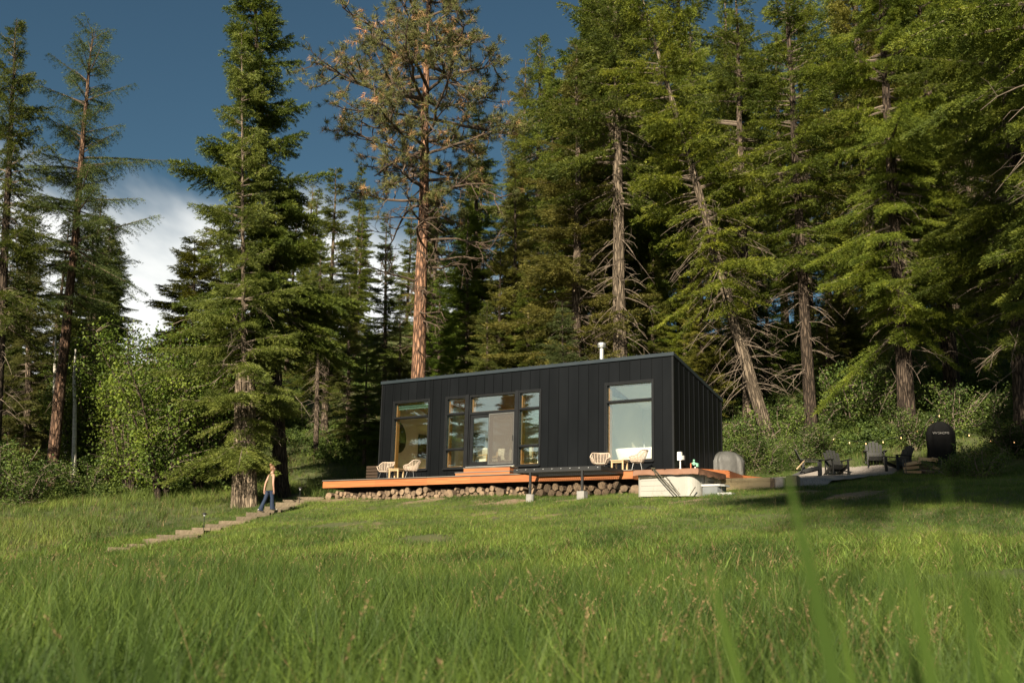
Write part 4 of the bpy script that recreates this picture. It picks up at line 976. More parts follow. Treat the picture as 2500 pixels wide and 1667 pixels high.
def conifer(seed, H=26, R=3.2, base=.2, nb=240, prof=.8, droop=.22, r0=.32, dens=1.0, needle=(.15, .034), el0=-12, el1=40, dead=40, deadlen=1.4, lump=.25, bend=None, twl=.45, hang=.0, bare_in=.22, tsize=1.0, wob=.15):
    """a needle tree: trunk, limbs (live and dead) and a crown of sprays of pointed leaves along drooping twigs"""
    g = np.random.default_rng(seed); tm, ax, rd = trunk_mesh(g, H, r0, wob, bend=bend); zb = base * H
    lim = MB(); crown = MB()
    nw = max(8, int(nb / 6.0)); wk = np.sort((np.arange(nw) + g.uniform(0, .55, nw)) / nw); wi = g.integers(0, nw, nb)
    u = np.clip(wk[wi] ** 1.04 + g.normal(0, .25 / nw, nb), 0, .985); z = zb + (H - zb) * u; az = g.uniform(0, 6.28, nb)
    ph = g.uniform(0, 6.28, 4)
    lumps = 1 + lump * (np.sin(az * 2 + z * .9 + ph[0]) + np.sin(az * 3 - z * .55 + ph[1])) * .6
    Lb = R * (1 - u) ** prof * (.62 + .38 * np.minimum(1, u / .12)) * lumps * g.triangular(.45, 1.0, 1.22, nb) * (1 + .22 * g.standard_normal(nw))[wi].clip(.6, 1.35) + .25
    el = np.radians(el0 + (el1 - el0) * u ** .9 + g.normal(0, 5, nb) + (7 * g.standard_normal(nw))[wi])
    B, D, Wd, Tl = [], [], [], []
    for i in range(nb):
        L = Lb[i]; dh = np.array([math.cos(az[i]), math.sin(az[i]), 0]); o = ax(np.array([z[i]]))[0]; tt = math.sin(el[i]); dr = droop * (1 - u[i] * .8)
        def P(w): w = np.asarray(w)[:, None]; return o + dh * (w * L * math.cos(el[i])) + np.array([0, 0, 1.]) * (L * (w * tt - dr * w ** 2 + dr * .45 * w ** 4))
        lim.tube(P(np.linspace(0, .96, 5)), np.linspace(max(.012, .014 * L + .006), .005, 5), 4, caps=False)
        nt = max(4, int(L / .15 * dens)); w = bare_in + (1 - bare_in) * (np.arange(nt) + g.uniform(0, 1, nt)) / nt; Q = P(w)
        for sd in (-1, 1):
            a2 = az[i] + sd * np.radians(g.uniform(35, 70, nt)) * (1 - .5 * w ** 3)
            tl = (twl * L * (1 - w) ** .8 * .8 + .26) * g.uniform(.6, 1.15, nt)
            td = np.c_[np.cos(a2), np.sin(a2), g.normal(-.10 - hang, .16, nt)]; td = nrm(td)
            for j in range(nt):
                k = max(2, int(tl[j] / .105 * dens)); q = (np.arange(k) + g.uniform(.2, .9, k)) / k
                pts = Q[j] + td[j] * (q * tl[j])[:, None] + np.array([0, 0, -1.]) * ((hang + .12) * tl[j] * q ** 2)[:, None]
                B.append(pts); D.append(np.repeat(td[j][None], k, 0))
    B = np.concatenate(B); D = np.concatenate(D); rep = 5
    B = np.repeat(B, rep, 0); D = np.repeat(D, rep, 0); n = len(B)
    dirs = nrm(D + g.normal(0, .40, (n, 3)) + [0, 0, .15]); L = needle[0] * g.uniform(.6, 1.25, n) * tsize; wd = needle[1] * .60 * g.uniform(.6, 1.2, n) * tsize
    tris_from(B + g.normal(0, .03, (n, 3)), dirs, L, wd, g, crown, up=np.array([0, -.0, 1.1]))
    if dead:
        zd = g.uniform(.12 * H, zb + .35 * (H - zb), dead)
        for zz in zd:
            a_ = g.uniform(0, 6.28); L = deadlen * g.uniform(.4, 1.3); o = ax(np.array([zz]))[0]; dh = np.array([math.cos(a_), math.sin(a_), g.uniform(-.45, .15)])
            w = np.linspace(0, 1, 5)[:, None]; p = o + dh * L * w + np.array([0, 0, -.35]) * L * w ** 2 + g.normal(0, .03, (5, 3)) * w; lim.tube(p, np.linspace(.026, .006, 5), 4, caps=False)
            for _ in range(3): q = p[g.integers(1, 4)]; d2 = nrm((dh + g.normal(0, .7, 3))[None])[0]; lim.tube([q, q + d2 * L * .2, q + d2 * L * .38 + [0, 0, -.1 * L]], [.010, .007, .003], 3, caps=False)
    return dict(H=H, trunk=tm, branches=lim, crown=crown)


def meshes_of(t, nm, bark, twig, leaf):
    return dict(H=t['H'], trunk=t['trunk'].mesh(nm + '_trunk', bark, True), branches=t['branches'].mesh(nm + '_branches', twig), crown=t['crown'].mesh(nm + '_crown', leaf), **({'dry': t['dry']} if 'dry' in t else {}))


M['needle'] = leafmat('fir_needles', (0.125, 0.150, 0.026), (0.060, 0.085, 0.016), trans=.34)
M['needle_olive'] = leafmat('olive_spruce_needles', (0.165, 0.160, 0.042), (0.085, 0.092, 0.024), trans=.34)
M['needle_larch'] = leafmat('larch_needles', (0.100, 0.130, 0.034), (0.052, 0.080, 0.022), trans=.35)
M['needle_pine'] = leafmat('pine_needles', (0.135, 0.135, 0.042), (0.075, 0.085, 0.028), trans=.25)
M['needle_dry'] = leafmat('dry_tan_needles', (0.50, 0.32, 0.15), (0.36, 0.22, 0.10), trans=.25)
M['leaf_broad'] = leafmat('broad_leaves', (0.130, 0.185, 0.026), (0.060, 0.100, 0.015), trans=.40)
M['leaf_shrub'] = leafmat('shrub_leaves', (0.120, 0.170, 0.030), (0.052, 0.088, 0.018), trans=.35)

PT = {}
PT['fir'] = meshes_of(conifer(1, 26, 3.1, .16, 230, dead=36, dens=1.15), 'fir', M['bark_fir'], M['twig'], M['needle'])
PT['tall'] = meshes_of(conifer(2, 28, 3.3, .34, 210, .62, el0=-18, dead=70, deadlen=1.8, lump=.4, hang=.10), 'tall_fir', M['bark_dark'], M['twig'], M['needle'])
PT['spruce'] = meshes_of(conifer(3, 24, 2.9, .08, 230, .75, droop=.32, needle=(.125, .030), dead=30, hang=.14, dens=1.25), 'spruce', M['bark_fir'], M['twig'], M['needle_olive'])
PT['open'] = meshes_of(conifer(4, 27, 3.5, .46, 150, .55, el0=-22, el1=30, dead=90, deadlen=2.1, lump=.5, hang=.12), 'open_fir', M['bark_fir'], M['twig'], M['needle'])

NT = {}


def tree(kind, name, label, xb, yb, Y, xt, yt, width=1.0, tint=(1, 1, 1), rot=0.0, group=None, r=1.0, gxy=None, H=None, cat='tree', bark=None):
    """pixels only say where the foot stands at depth Y and how high the top is; the tree is a real tree on the ground there"""
    p = at(xb, yb, Y) if gxy is None else np.array([gxy[0], gxy[1], 0]); z = gz(p[0], p[1]) - .1
    pt = PT[kind]
    if H is None:
        q = at(xt, yt, Y); H = q[2] - z; lean = (q[0] - p[0]) / H
    else: lean = 0
    k = H / pt['H']; t = thing(name, label, cat, (p[0], p[1], z), 0, group)
    t.rotation_euler = (0, math.atan(lean), 0)
    piv = (0, 0, rot)
    for nm in ('trunk', 'branches', 'crown') + (('dry',) if 'dry' in pt else ()):
        o = put('dry_needles' if nm == 'dry' else nm, pt[nm], t, rot=piv, scale=(k * width, k * width, k)); o.color = (*tint, 1)
        if nm == 'trunk': o.scale = (k * r, k * r, k)
        if nm == 'trunk' and bark: o.material_slots[0].link = 'OBJECT'; o.material_slots[0].material = bark
    return t


K = 2500 / 2352
BLUE, OLIVE, YEL, DARK = (.8, 1.0, 1.15), (1.25, 1.08, .9), (1.45, 1.35, .78), (.95, 1.0, .9)
D_ = lambda *a: [x * K for x in a]
def ponderosa(seed, H=31, r0=.42):
    g = np.random.default_rng(seed); tm, ax, rd = trunk_mesh(g, H, r0, .16, 18, flare=1.15)
    lim, crown, dry = MB(), MB(), MB(); tufts = []
    def limb(o, d, L, r, lvl, live, curl):
        n = 8 if lvl == 0 else 5; pts = [np.array(o)]; d = nrm(np.array(d, float)[None])[0]; c = d.copy()
        for k in range(n - 1):
            c = nrm((c + g.normal(0, (.16, .22, .30)[lvl], 3) + np.array([0, 0, curl]))[None])[0]; pts.append(pts[-1] + c * L / (n - 1))
        pts = np.array(pts); lim.tube(pts, np.linspace(r, max(.006, r * .28), n), 6 if lvl == 0 else 4, caps=False)
        if lvl < 2:
            m_ = int(L * ((2.1, 2.8) if live else (1.9, 2.2))[lvl]) + 2
            for _ in range(m_):
                w = g.uniform(.28 if live else .3, 1) if lvl == 0 else g.uniform(.3, 1); i = w * (n - 1); a = int(min(n - 2, i)); q = pts[a] + (pts[a + 1] - pts[a]) * (i - a)
                b = nrm((c * .8 + g.normal(0, .65, 3) + [0, 0, .12])[None])[0]; limb(q, b, L * g.uniform(.2, .42), r * .42, lvl + 1, live, .10 if live else g.normal(0, .12))
        if live and lvl >= 1:
            for w in ((1.0,) if lvl == 2 else (1.0, .8)): i = w * (n - 1); a = int(min(n - 2, i)); tufts.append(np.r_[pts[a] + (pts[a + 1] - pts[a]) * (i - a), c])
    for i in range(58):                                         # live limbs, widest two thirds up
        u = .44 + .55 * (i + g.uniform(0, 1)) / 58; a = i * 2.4 + g.normal(0, .3); v = (u - .44) / .55
        L = (2.6 + 2.6 * min(1, v / .35)) * (1 - max(0, v - .35) / .65) ** .7 * g.uniform(.6, 1.1) + .5; o = ax(np.array([u * H]))[0]
        limb(o, (math.cos(a), math.sin(a), -.05 + .6 * v), L, .035 + .014 * L, 0, True, .035)
    for i in range(34):                                         # bare lower limbs
        u = .13 + .40 * (i + g.uniform(0, 1)) / 34; a = g.uniform(0, 6.28); L = (1.0 + 3.4 * min(1, max(0, u - .2) / .2)) * g.uniform(.5, 1.1); o = ax(np.array([u * H]))[0]
        limb(o, (math.cos(a), math.sin(a), .18), L, .022 + .012 * L, 0, False, -.06)
    T = np.array(tufts); print('pine tufts', len(T))
    isd = g.uniform(0, 1, len(T)) < .14
    for sel, mb_, nn in ((~isd, crown, 30), (isd, dry, 26)):
        B = np.repeat(T[sel], nn, 0); n = len(B); dirs = nrm(B[:, 3:] * .45 + g.normal(0, .62, (n, 3)) + ([0, 0, .1] if mb_ is crown else [0, 0, -.35]))
        tris_from(B[:, :3] + g.normal(0, .04, (n, 3)), dirs, g.uniform(.20, .36, n), g.uniform(.009, .016, n), g, mb_)
    return dict(H=H, trunk=tm, branches=lim, crown=crown, dry=dry.mesh('pine_dry', M['needle_dry']))


def broadleaf(seed, H=6, R=2.4, stems=8, nb=26, nl=34, size=.085, low=.12, spread=.7):
    g = np.random.default_rng(seed); tm, lim, crown = MB(), MB(), MB(); C = []
    for s in range(stems):
        a = s / stems * 6.283 + g.normal(0, .3); out = R * spread * g.uniform(.25, 1); h = H * g.uniform(.72, 1.0) * (1 - .25 * out / R)
        w = np.linspace(0, 1, 7)[:, None]; p = np.array([math.cos(a), math.sin(a), 0]) * (.12 + out * w ** 1.4) + np.array([0, 0, 1.]) * h * w + g.normal(0, .06, (7, 3)) * w - [0, 0, .2]
        tm.tube(p, np.linspace(.025 * H ** .55, .008, 7), 6, caps=False)
        for _ in range(nb):
            w0 = g.uniform(low, 1); i = w0 * 6; k = int(min(5, i)); q = p[k] + (p[k + 1] - p[k]) * (i - k); b = g.uniform(0, 6.28); L = R * .42 * g.uniform(.4, 1.1) * (1.1 - .6 * w0)
            e = q + np.array([math.cos(b) * L, math.sin(b) * L, L * g.uniform(-.05, .6)]); lim.tube([q, (q + e) / 2 + [0, 0, .06 * L], e], [.012, .008, .004], 3, caps=False)
            c = q + (e - q) * g.uniform(.25, 1.12, nl)[:, None] + g.normal(0, .13 * R / 2.4 + .02, (nl, 3)); C.append(c)
    C = np.concatenate(C); n = len(C); d = nrm(g.normal(0, 1, (n, 3)) + [0, 0, -.2]); L = size * g.uniform(.6, 1.3, n); up = nrm(g.normal(0, .7, (n, 3)) + [0, -.2, 1.0]); sd = nrm(np.cross(d, up)); w = L * .36
    v = np.stack([C - d * L[:, None] * .5, C + sd * w[:, None], C + d * L[:, None] * .5, C - sd * w[:, None]], 1).reshape(-1, 3); crown.add(v, quads=np.arange(len(v)).reshape(-1, 4))
    return dict(H=H, trunk=tm, branches=lim, crown=crown)


PT['pine'] = meshes_of(ponderosa(21), 'pine', M['bark_pine'], M['pine_limb'], M['needle_pine'])
PT['larch'] = meshes_of(conifer(5, 25, 4.1, .40, 120, .42, droop=.20, el0=-8, el1=38, needle=(.11, .020), dens=1.2, twl=.34, dead=14, deadlen=1.2, lump=.3, hang=.16, r0=.30, bare_in=.12), 'larch', M['bark_larch'], M['pine_limb'], M['needle_larch'])
PT['great'] = meshes_of(conifer(6, 27, 3.15, .24, 320, .52, droop=.22, el0=-16, el1=34, needle=(.15, .036), dens=1.22, dead=40, deadlen=2.2, lump=.36, hang=.06, r0=.36), 'great_fir', M['bark_dark'], M['twig'], M['needle'])
PT['lean'] = meshes_of(conifer(7, 26, 3.6, .30, 170, .5, droop=.26, el0=-18, el1=30, dead=90, deadlen=2.3, lump=.5, hang=.16, bend=(-2.0, .6, .75), r0=.36), 'leaning_fir', M['bark_fir'], M['twig'], M['needle'])
PT['near'] = meshes_of(conifer(8, 26, 4.3, .20, 210, .42, droop=.34, el0=-20, el1=24, needle=(.115, .024), dens=1.5, dead=60, deadlen=2.4, lump=.5, hang=.16, r0=.40), 'hanging_fir', M['bark_dark'], M['twig'], M['needle'])
PT['alder'] = meshes_of(broadleaf(31, 7, 3.0, 9, 34, 34, .10), 'alder', M['bark_dark'], M['twig'], M['leaf_broad'])
PT['birch'] = meshes_of(broadleaf(32, 9, 2.2, 3, 60, 40, .085, .3, .45), 'birch', M['birch'], M['birch'], M['leaf_broad'])
PT['shrub'] = meshes_of(broadleaf(33, 1.9, 1.5, 9, 16, 30, .07, .1, .9), 'shrub', M['twig'], M['twig'], M['leaf_shrub'])

# --- trees west of the cabin
tree('larch', 'larch_tree', 'slender larch with bare brown trunk and feathery branches against the sky', *D_(112, 1150), 50, *D_(222, 78), rot=.3)
tree('tall', 'fir_tree', 'tall ragged fir at the west edge of the photo behind the larch', *D_(-18, 1150), 47, *D_(38, 40), rot=1.0, width=.85, tint=(1.1, 1.1, .85), group='firs in the west grove')
tree('fir', 'fir_tree', 'dark pointed fir rising behind the larch trunk with white cloud beside it', *D_(215, 1120), 62, *D_(212, 500), rot=2.0, width=1.5, tint=DARK, group='firs in the west grove')
tree('spruce', 'spruce_tree', 'shaded spruce between the larch and the west edge of the photo', *D_(60, 1130), 58, *D_(70, 470), rot=.5, width=1.25, tint=DARK, group='firs in the west grove')
tree('fir', 'fir_tree', 'dark lower fir deep in the west grove', *D_(5, 1150), 62, *D_(0, 600), rot=4.0, width=1.4, tint=DARK, group='firs in the west grove')
tree('great', 'spruce_tree', 'broad olive brown spruce between the white cloud and the great fir', *D_(435, 1120), 54, *D_(448, 545), rot=1.2, width=1.75, tint=(1.45, 1.25, .95))
tree('spruce', 'spruce_tree', 'olive spruce touching the great fir on its west side', *D_(505, 1110), 57, *D_(505, 470), rot=3.2, width=1.7, tint=(1.1, 1.1, .85))
tree('alder', 'alder_tree', 'bright green many stemmed alder on the meadow west of the twin trunk', *D_(372, 1165), 44, *D_(362, 675), rot=.4, width=.95, tint=(1.1, 1.08, .9))
tree('birch', 'birch_tree', 'slim birch with white stems beside the larch trunk', *D_(160, 1140), 54, *D_(160, 760), rot=1.0, width=1.0)
tree('alder', 'alder_tree', 'leafy alder thicket behind the larch trunk', *D_(235, 1120), 53, *D_(245, 700), rot=2.0, width=1.0, tint=(1.1, 1.05, .9))
tree('alder', 'alder_tree', 'leafy alder low beside the larch trunk', *D_(165, 1140), 53, *D_(170, 800), rot=3.1, width=1.25, tint=(1.1, 1.05, .9))
tree('alder', 'alder_tree', 'leafy alder in front of the olive brown spruce', *D_(300, 1130), 47, *D_(305, 715), rot=4.0, width=.95, tint=(1.15, 1.1, .9))
tree('alder', 'alder_tree', 'leafy alder close to the twin trunked fir', *D_(455, 1140), 48, *D_(450, 740), rot=5.1, width=1.0, tint=(1.1, 1.1, .9))
for xb, yt, Y, lab in ((125, 770, 52, 'broken white birch stem standing just west of the larch trunk'), (172, 800, 51, 'short bleached snag standing just east of the larch trunk')):
    p = at(xb * K, 1100 * K, Y); q = at((xb + 3) * K, yt * K, Y); z = gz(p[0], p[1]) - .2
    m = MB(); w = np.linspace(0, 1, 6)[:, None]; m.tube(np.array([0, 0, 0]) * (1 - w) + np.array([q[0] - p[0], 0, q[2] - z]) * w + rng.normal(0, .05, (6, 3)) * w, [.14, .12, .11, .09, .08, .045], 8)
    tag(m.build('birch_snag', M['birch'], loc=(p[0], p[1], z)), lab, 'dead tree')
# --- the great fir beside the steps: two trees
t1 = tree('spruce', 'fir_tree', 'great fir with pale twin trunk foot beside the timber steps', *D_(563, 1166), 41, *D_(556, 60), rot=.6, width=1.0, r=.42, tint=(.95, 1.15, .8), bark=M['bark_pale'])
m = MB()
for x0, x1, r in ((-.33, -.20, .20), (.27, .24, .19)): w = np.linspace(0, 1, 8)[:, None]; m.tube(np.array([x0, 0, -.3]) * (1 - w) + np.array([x1, .1, 5.4]) * w, r * np.array([1.45, 1.12, 1, .97, .95, .93, .9, .8]), 14)
o = m.build('twin_foot', M['bark_pale'], t1, smooth=True)
tree('great', 'fir_tree', 'tall dark fir with straight dark trunk just behind the walking woman', *D_(647, 1142), 43.5, *D_(596, -75), rot=2.6, width=.95, r=.95, tint=(1.15, 1.22, .9))
# --- pine and trees behind the cabin
tree('pine', 'pine_tree', 'big pine with orange bark and tan dry tufts rising behind the cabin roof', *D_(958, 1000), 51, *D_(992, -150), rot=2.2, width=1.14)
tree('fir', 'fir_tree', 'olive fir between the great fir and the orange pine', *D_(742, 1030), 60, *D_(772, 385), rot=1.1, width=1.15, tint=(1.15, 1.1, .8), group='firs behind the cabin')
tree('open', 'fir_tree', 'thin fir with visible trunk just east of the tall dark fir', *D_(725, 1050), 54, *D_(735, 560), rot=2.1, width=.8, tint=(1.1, 1.1, .9), group='firs behind the cabin')
tree('fir', 'fir_tree', 'small pointed fir tip in the gap west of the orange pine trunk', *D_(882, 950), 66, *D_(886, 490), rot=.3, width=1.0, tint=(.9, 1, .9), group='firs behind the cabin')
tree('spruce', 'spruce_tree', 'low spruce at the cabin west end behind the grass bank', *D_(800, 1010), 56, *D_(805, 640), rot=.8, width=1.2, tint=(.9, 1.0, .85), group='firs behind the cabin')
tree('fir', 'fir_tree', 'fir directly behind the orange pine trunk', *D_(985, 900), 64, *D_(1010, 420), rot=2.9, width=1.2, tint=(1.1, 1.15, .95), group='firs behind the cabin')
tree('fir', 'fir_tree', 'dark green fir just east of the orange pine', *D_(1085, 900), 60, *D_(1100, 250), rot=5.0, width=1.1, tint=(1.25, 1.35, 1.0), group='firs behind the cabin')
tree('spruce', 'spruce_tree', 'dense spruce filling the space above the middle of the roof', *D_(1180, 900), 57, *D_(1185, 400), rot=1.7, width=1.25, tint=(1.2, 1.25, .95), group='firs behind the cabin')
tree('great', 'fir_tree', 'lofty dark green fir with its edge against the blue sky above the cabin', *D_(1395, 900), 58, *D_(1375, -90), rot=.9, width=1.05, tint=(1.25, 1.35, .95), group='firs behind the cabin')
tree('spruce', 'spruce_tree', 'olive grey spruce in front of the lofty fir above the cabin roof', *D_(1325, 900), 52, *D_(1325, 105), rot=2.2, width=1.35, tint=(1.5, 1.45, 1.15), group='firs behind the cabin')
tree('open', 'fir_tree', 'fir with thick knobbly sunlit trunk rising behind the metal chimney', *D_(1428, 900), 50, *D_(1410, -130), rot=.5, width=.95, r=1.2, group='firs behind the cabin', tint=(1.15, 1.15, .9), bark=M['bark_mid'])
tree('spruce', 'spruce_tree', 'small bluish spruce low behind the metal chimney', *D_(1300, 880), 48, *D_(1290, 690), rot=4.2, width=1.9, tint=(.75, .95, 1.2), group='firs behind the cabin')
tree('lean', 'fir_tree', 'leaning fir with pale curved trunk and bare lower limbs at the cabin end', *D_(1782, 1060), 45, *D_(1560, -60), rot=0.0, width=1.0, r=.92, tint=YEL, bark=M['bark_mid'])
tree('open', 'fir_tree', 'dark thin trunked fir just behind the leaning pale trunk', *D_(1722, 1020), 49, *D_(1690, -40), rot=3.3, width=.9, tint=(1.1, 1.1, .8), group='firs on the east slope')
tree('tall', 'fir_tree', 'fir whose trunk carries a small white outlet box', *D_(1866, 1042), 46, *D_(1800, -120), rot=1.9, width=1.05, tint=(1.4, 1.4, .9), group='firs on the east slope')
tree('near', 'fir_tree', 'stout dark trunked fir behind the string lights', *D_(2085, 1000), 44, *D_(2010, -150), rot=2.7, width=.95, tint=(1.4, 1.4, .9), group='firs on the east slope')
tree('near', 'fir_tree', 'fir with sunlit leaning foot behind the domed black cover', *D_(2195, 960), 46.5, *D_(2095, -140), rot=.2, width=.9, tint=(1.4, 1.4, .9), group='firs on the east slope')
tree('near', 'fir_tree', 'huge shaded fir on the east edge of the photo with drooping sunlit sprays', *D_(2365, 1040), 40, *D_(2300, -260), rot=4.4, width=.92, r=1.3, tint=(1.4, 1.4, .9), group='firs on the east slope')
for q, (x, yt, Y, wd, tn, lab) in enumerate(((1010, 640, 55, 1.5, (.95, 1.1, .8), 'young fir just east of the orange trunk'), (1120, 690, 53, 1.7, (.9, 1.05, .85), 'young fir with light green shelves behind the roof middle'), (1215, 600, 55, 1.5, (1.1, 1.1, .9), 'young olive spruce above the roof east of the middle'), (1500, 560, 55, 1.4, (1.0, 1.1, .75), 'young fir over the roof corner'), (1570, 640, 52, 1.4, (1.4, 1.3, .7), 'young yellow green fir beyond the roof corner'), (920, 700, 54, 1.5, (.95, 1.05, .8), 'young fir just west of the orange trunk'), (845, 760, 52, 1.5, (1.0, 1.15, .85), 'young fir at the west end of the roof'), (1940, 560, 56, 1.4, (1.1, 1.15, .8), 'young fir on the east slope between two dark trunks'), (1650, 480, 54, 1.3, (1.3, 1.25, .75), 'young fir behind the leaning pale trunk'), (1330, 560, 54, 1.5, (1.1, 1.15, .95), 'young grey green fir left of the knobbly trunk'), (1075, 480, 58, 1.5, (1.05, 1.15, .85), 'fir filling the gap east of the orange trunk'), (1150, 560, 56, 1.5, (1.1, 1.1, .9), 'spruce in the gap above the roof middle'), (1490, 330, 57, 1.25, (1.0, 1.1, .8), 'fir between the knobbly and the leaning trunk'), (1610, 560, 50, 1.3, (1.1, 1.1, .75), 'low spreading spruce beside the leaning trunk'), (1760, 520, 55, 1.3, (1.0, 1.1, .8), 'fir in the dark gap east of the leaning trunk'), (1900, 650, 53, 1.4, (1.05, 1.1, .85), 'low spruce on the slope behind the outlet box trunk'), (2000, 600, 57, 1.4, (1.0, 1.08, .8), 'fir on the slope behind the string lights'), (2250, 560, 55, 1.4, (1.0, 1.05, .8), 'spruce on the slope behind the domed black cover'))):
    tree(('fir', 'spruce')[q % 2], ('fir_tree', 'spruce_tree')[q % 2], lab.replace('left of', 'west of'), *D_(x, 900), Y, *D_(x, yt), width=wd, tint=tuple(1.4 * np.array(tn)), rot=q * 1.7, group='young trees behind the cabin')
# outlet box on the trunk
p = at(1993, 1068, 45.55); m = MB(); m.box(-.09, .09, -.06, .05, -.12, .12); m.box(-.07, .07, -.075, -.061, -.1, .1)
tag(m.build('outlet_box', M['white_paint'], loc=p), 'small white outlet box fixed to the trunk above the sideways chair', 'electrical box')

# --- forest on the hill behind: individually placed, one label per kind
kinds = [('fir', 'fir_tree', 'dense green fir in the forest on the hill behind the cabin'), ('spruce', 'spruce_tree', 'olive spruce in the forest on the hill behind the cabin'), ('tall', 'fir_tree', 'tall ragged fir in the forest on the hill behind the cabin'), ('open', 'fir_tree', 'bare stemmed fir in the forest on the hill behind the cabin')]
rf = np.random.default_rng(77); placed = []
for i in range(58):
    for _ in range(40):
        Y = rf.uniform(56, 92); px = rf.uniform(1130, 2620) if i < 48 else rf.uniform(640, 1130); r_ = ray(px, 900); X = r_[0] / r_[1] * Y
        if i >= 48 and Y < 72: continue
        if all((X - a) ** 2 + (Y - b) ** 2 > 3.4 ** 2 for a, b in placed): break
    placed.append((X, Y)); kd = kinds[i % 4 if i < 48 else (0, 1)[i % 2]]
    H = rf.uniform(20, 30) if px > 1250 else rf.uniform(11, 16)
    if px > 1250 and Y < 66: H = rf.uniform(22, 30)
    zone = 'above the middle of the roof' if 1130 < px < 1380 else 'above the east end of the roof' if 1130 < px < 1660 else 'near the leaning trunk' if 1130 < px < 1850 else 'behind the outlet box trunk' if 1130 < px < 2080 else 'behind the string lights' if 1130 < px < 2300 else 'at the east edge' if px > 1130 else 'behind the orange pine'
    dep = 'nearest row' if Y < 66 else 'middle row' if Y < 78 else 'farthest row'
    tree(kd[0], kd[1], kd[2].split(' in the')[0] + ', ' + dep + ' of the hill forest, ' + zone, 0, 0, 0, 0, 0, rf.uniform(.85, 1.15), tuple(np.array([1.45, 1.42, 1.0]) * rf.uniform(.78, 1.22)), rf.uniform(0, 6.28), 'forest on the hill', gxy=(X, Y), H=H)
PT['high'] = meshes_of(conifer(9, 34, 4.4, .74, 180, .45, el0=-10, el1=30, dead=8, deadlen=1.2, lump=.4, r0=.24), 'high_fir', M['bark_dark'], M['twig'], M['needle'])
for i, (x, y, H) in enumerate(((-10.3, -32.5, 34), (-8.3, -31.5, 34.5), (-6.2, -32.5, 34), (-4.1, -31.5, 35), (-1.9, -32.5, 34), (.4, -32, 34.5), (-9.2, -36.5, 34), (-6.9, -37, 35), (-4.6, -36.5, 34), (-2, -37, 35), (.8, -36.5, 34), (3.2, -34, 35), (5.8, -32, 34))):   # tall firs on the added rise behind the camera: their shade lies on the terrace
    tree('high', 'fir_tree', 'tall high crowned fir behind the camera whose shade falls on the terrace', 0, 0, 0, 0, 0, 1.0, (1, 1, .9), i * 1.3, 'firs behind the camera', r=.3, gxy=(x - .4, y + 7.0), H=H)
for i, (x, y, H, kd) in enumerate(((19.2, 33, 26, 'near'), (16.6, 29.5, 28, 'open'), (23, 37, 27, 'near'))):   # just outside the picture to the east
    tree(kd, 'fir_tree', 'tall fir just outside the picture east of the gravel terrace', 0, 0, 0, 0, 0, .9, (1.3, 1.3, .9), i * 1.9 + .5, 'firs east of the lawn', gxy=(x, y), H=H)
for i in range(12):                                              # west grove, deeper
    Y = rf.uniform(62, 85); px = rf.uniform(-150, 250); X = ray(px, 1100)[0] / ray(px, 1100)[1] * Y
    kd = kinds[i % 3]; tree(kd[0], kd[1], kd[2].replace('forest on the hill behind the cabin', 'grove behind the larch'), 0, 0, 0, 0, 0, 1.1, tuple(np.array([.9, .95, .85]) * rf.uniform(.7, 1.1)), rf.uniform(0, 6.28), 'grove behind the larch', gxy=(X, Y), H=rf.uniform(11, 17) if px < 260 else 10)
# trees just outside the picture, mirrored in the glass
for i, (x, y, H, kd) in enumerate(((-28, 46, 15, 'spruce'), (-30, 41.5, 15, 'fir'), (-29, 37, 15, 'spruce'), (-31.5, 34, 15, 'fir'), (-30, 30.5, 14, 'spruce'), (-34, 29.5, 14, 'fir'), (-36, 37, 17, 'spruce'), (-40, 33, 16, 'fir'), (-33, 26, 14, 'spruce'), (-37, 24, 15, 'great'), (-33.5, 36, 15, 'great'), (-27, 41, 13, 'great'))):
    tree(kd, 'fir_tree', 'fir outside the picture mirrored in the cabin glass', 0, 0, 0, 0, 0, 1.7, (1, 1, .9), i * 1.7, 'firs west of the meadow', gxy=(x, y), H=H)

# shrubs
sh_spots = [(1742, 1100, 42.5, 1.1), (1795, 1095, 43.2, 1.25), (1840, 1090, 43.5, 1.2), (1905, 1060, 46.5, 1.4), (2000, 1040, 47.5, 1.4), (2080, 1000, 48.5, 1.7), (2130, 1010, 48, 1.6), (2185, 1015, 47, 1.5), (1760, 1000, 47.5, 1.3), (2230, 1100, 42, 1.0),
            (2330, 1080, 43, 1.3), (2420, 1090, 42.5, 1.3), (2470, 1150, 39, 1.2), (20, 1170, 46, 1.6), (70, 1190, 44, 1.3), (210, 1175, 47, 1.3), (560, 1150, 50, 1.2), (1835, 1148, 40.5, .8), (1868, 1145, 40.5, .85), (1905, 1140, 41.5, .85), (1845, 1120, 41.5, 1.1), (1955, 1135, 42.5, .9), (2010, 1125, 43.5, .9), (2400, 1240, 32, .8), (2330, 1210, 34, .7)]
for i, (px, py, Y, s) in enumerate(sh_spots):
    p = at(px, py, Y); z = terr(p[0], p[1]); t = thing('shrub', 'leafy green shrub ' + ('by the covered grill and cabin end' if 1700 < px < 1850 else 'behind the adirondack chairs' if 1850 < px < 2160 else 'around the domed black cover' if 2160 < px < 2500 else 'under the trees at the west edge' if px < 250 else 'round the alder on the meadow' if px < 600 else 'on the grass bank behind the deck'), 'shrub', (p[0], p[1], z), i * 1.9, 'undergrowth shrubs')
    for nm in ('trunk', 'branches', 'crown'): o = put('stems' if nm == 'trunk' else nm, PT['shrub'][nm], t, scale=(s * (.85 + .3 * ((i * 7) % 5) / 4), s, s * (.75 + .35 * ((i * 3) % 4) / 3))); o.color = (*(np.array([1, 1, 1]) * rf.uniform(.75, 1.25)), 1)
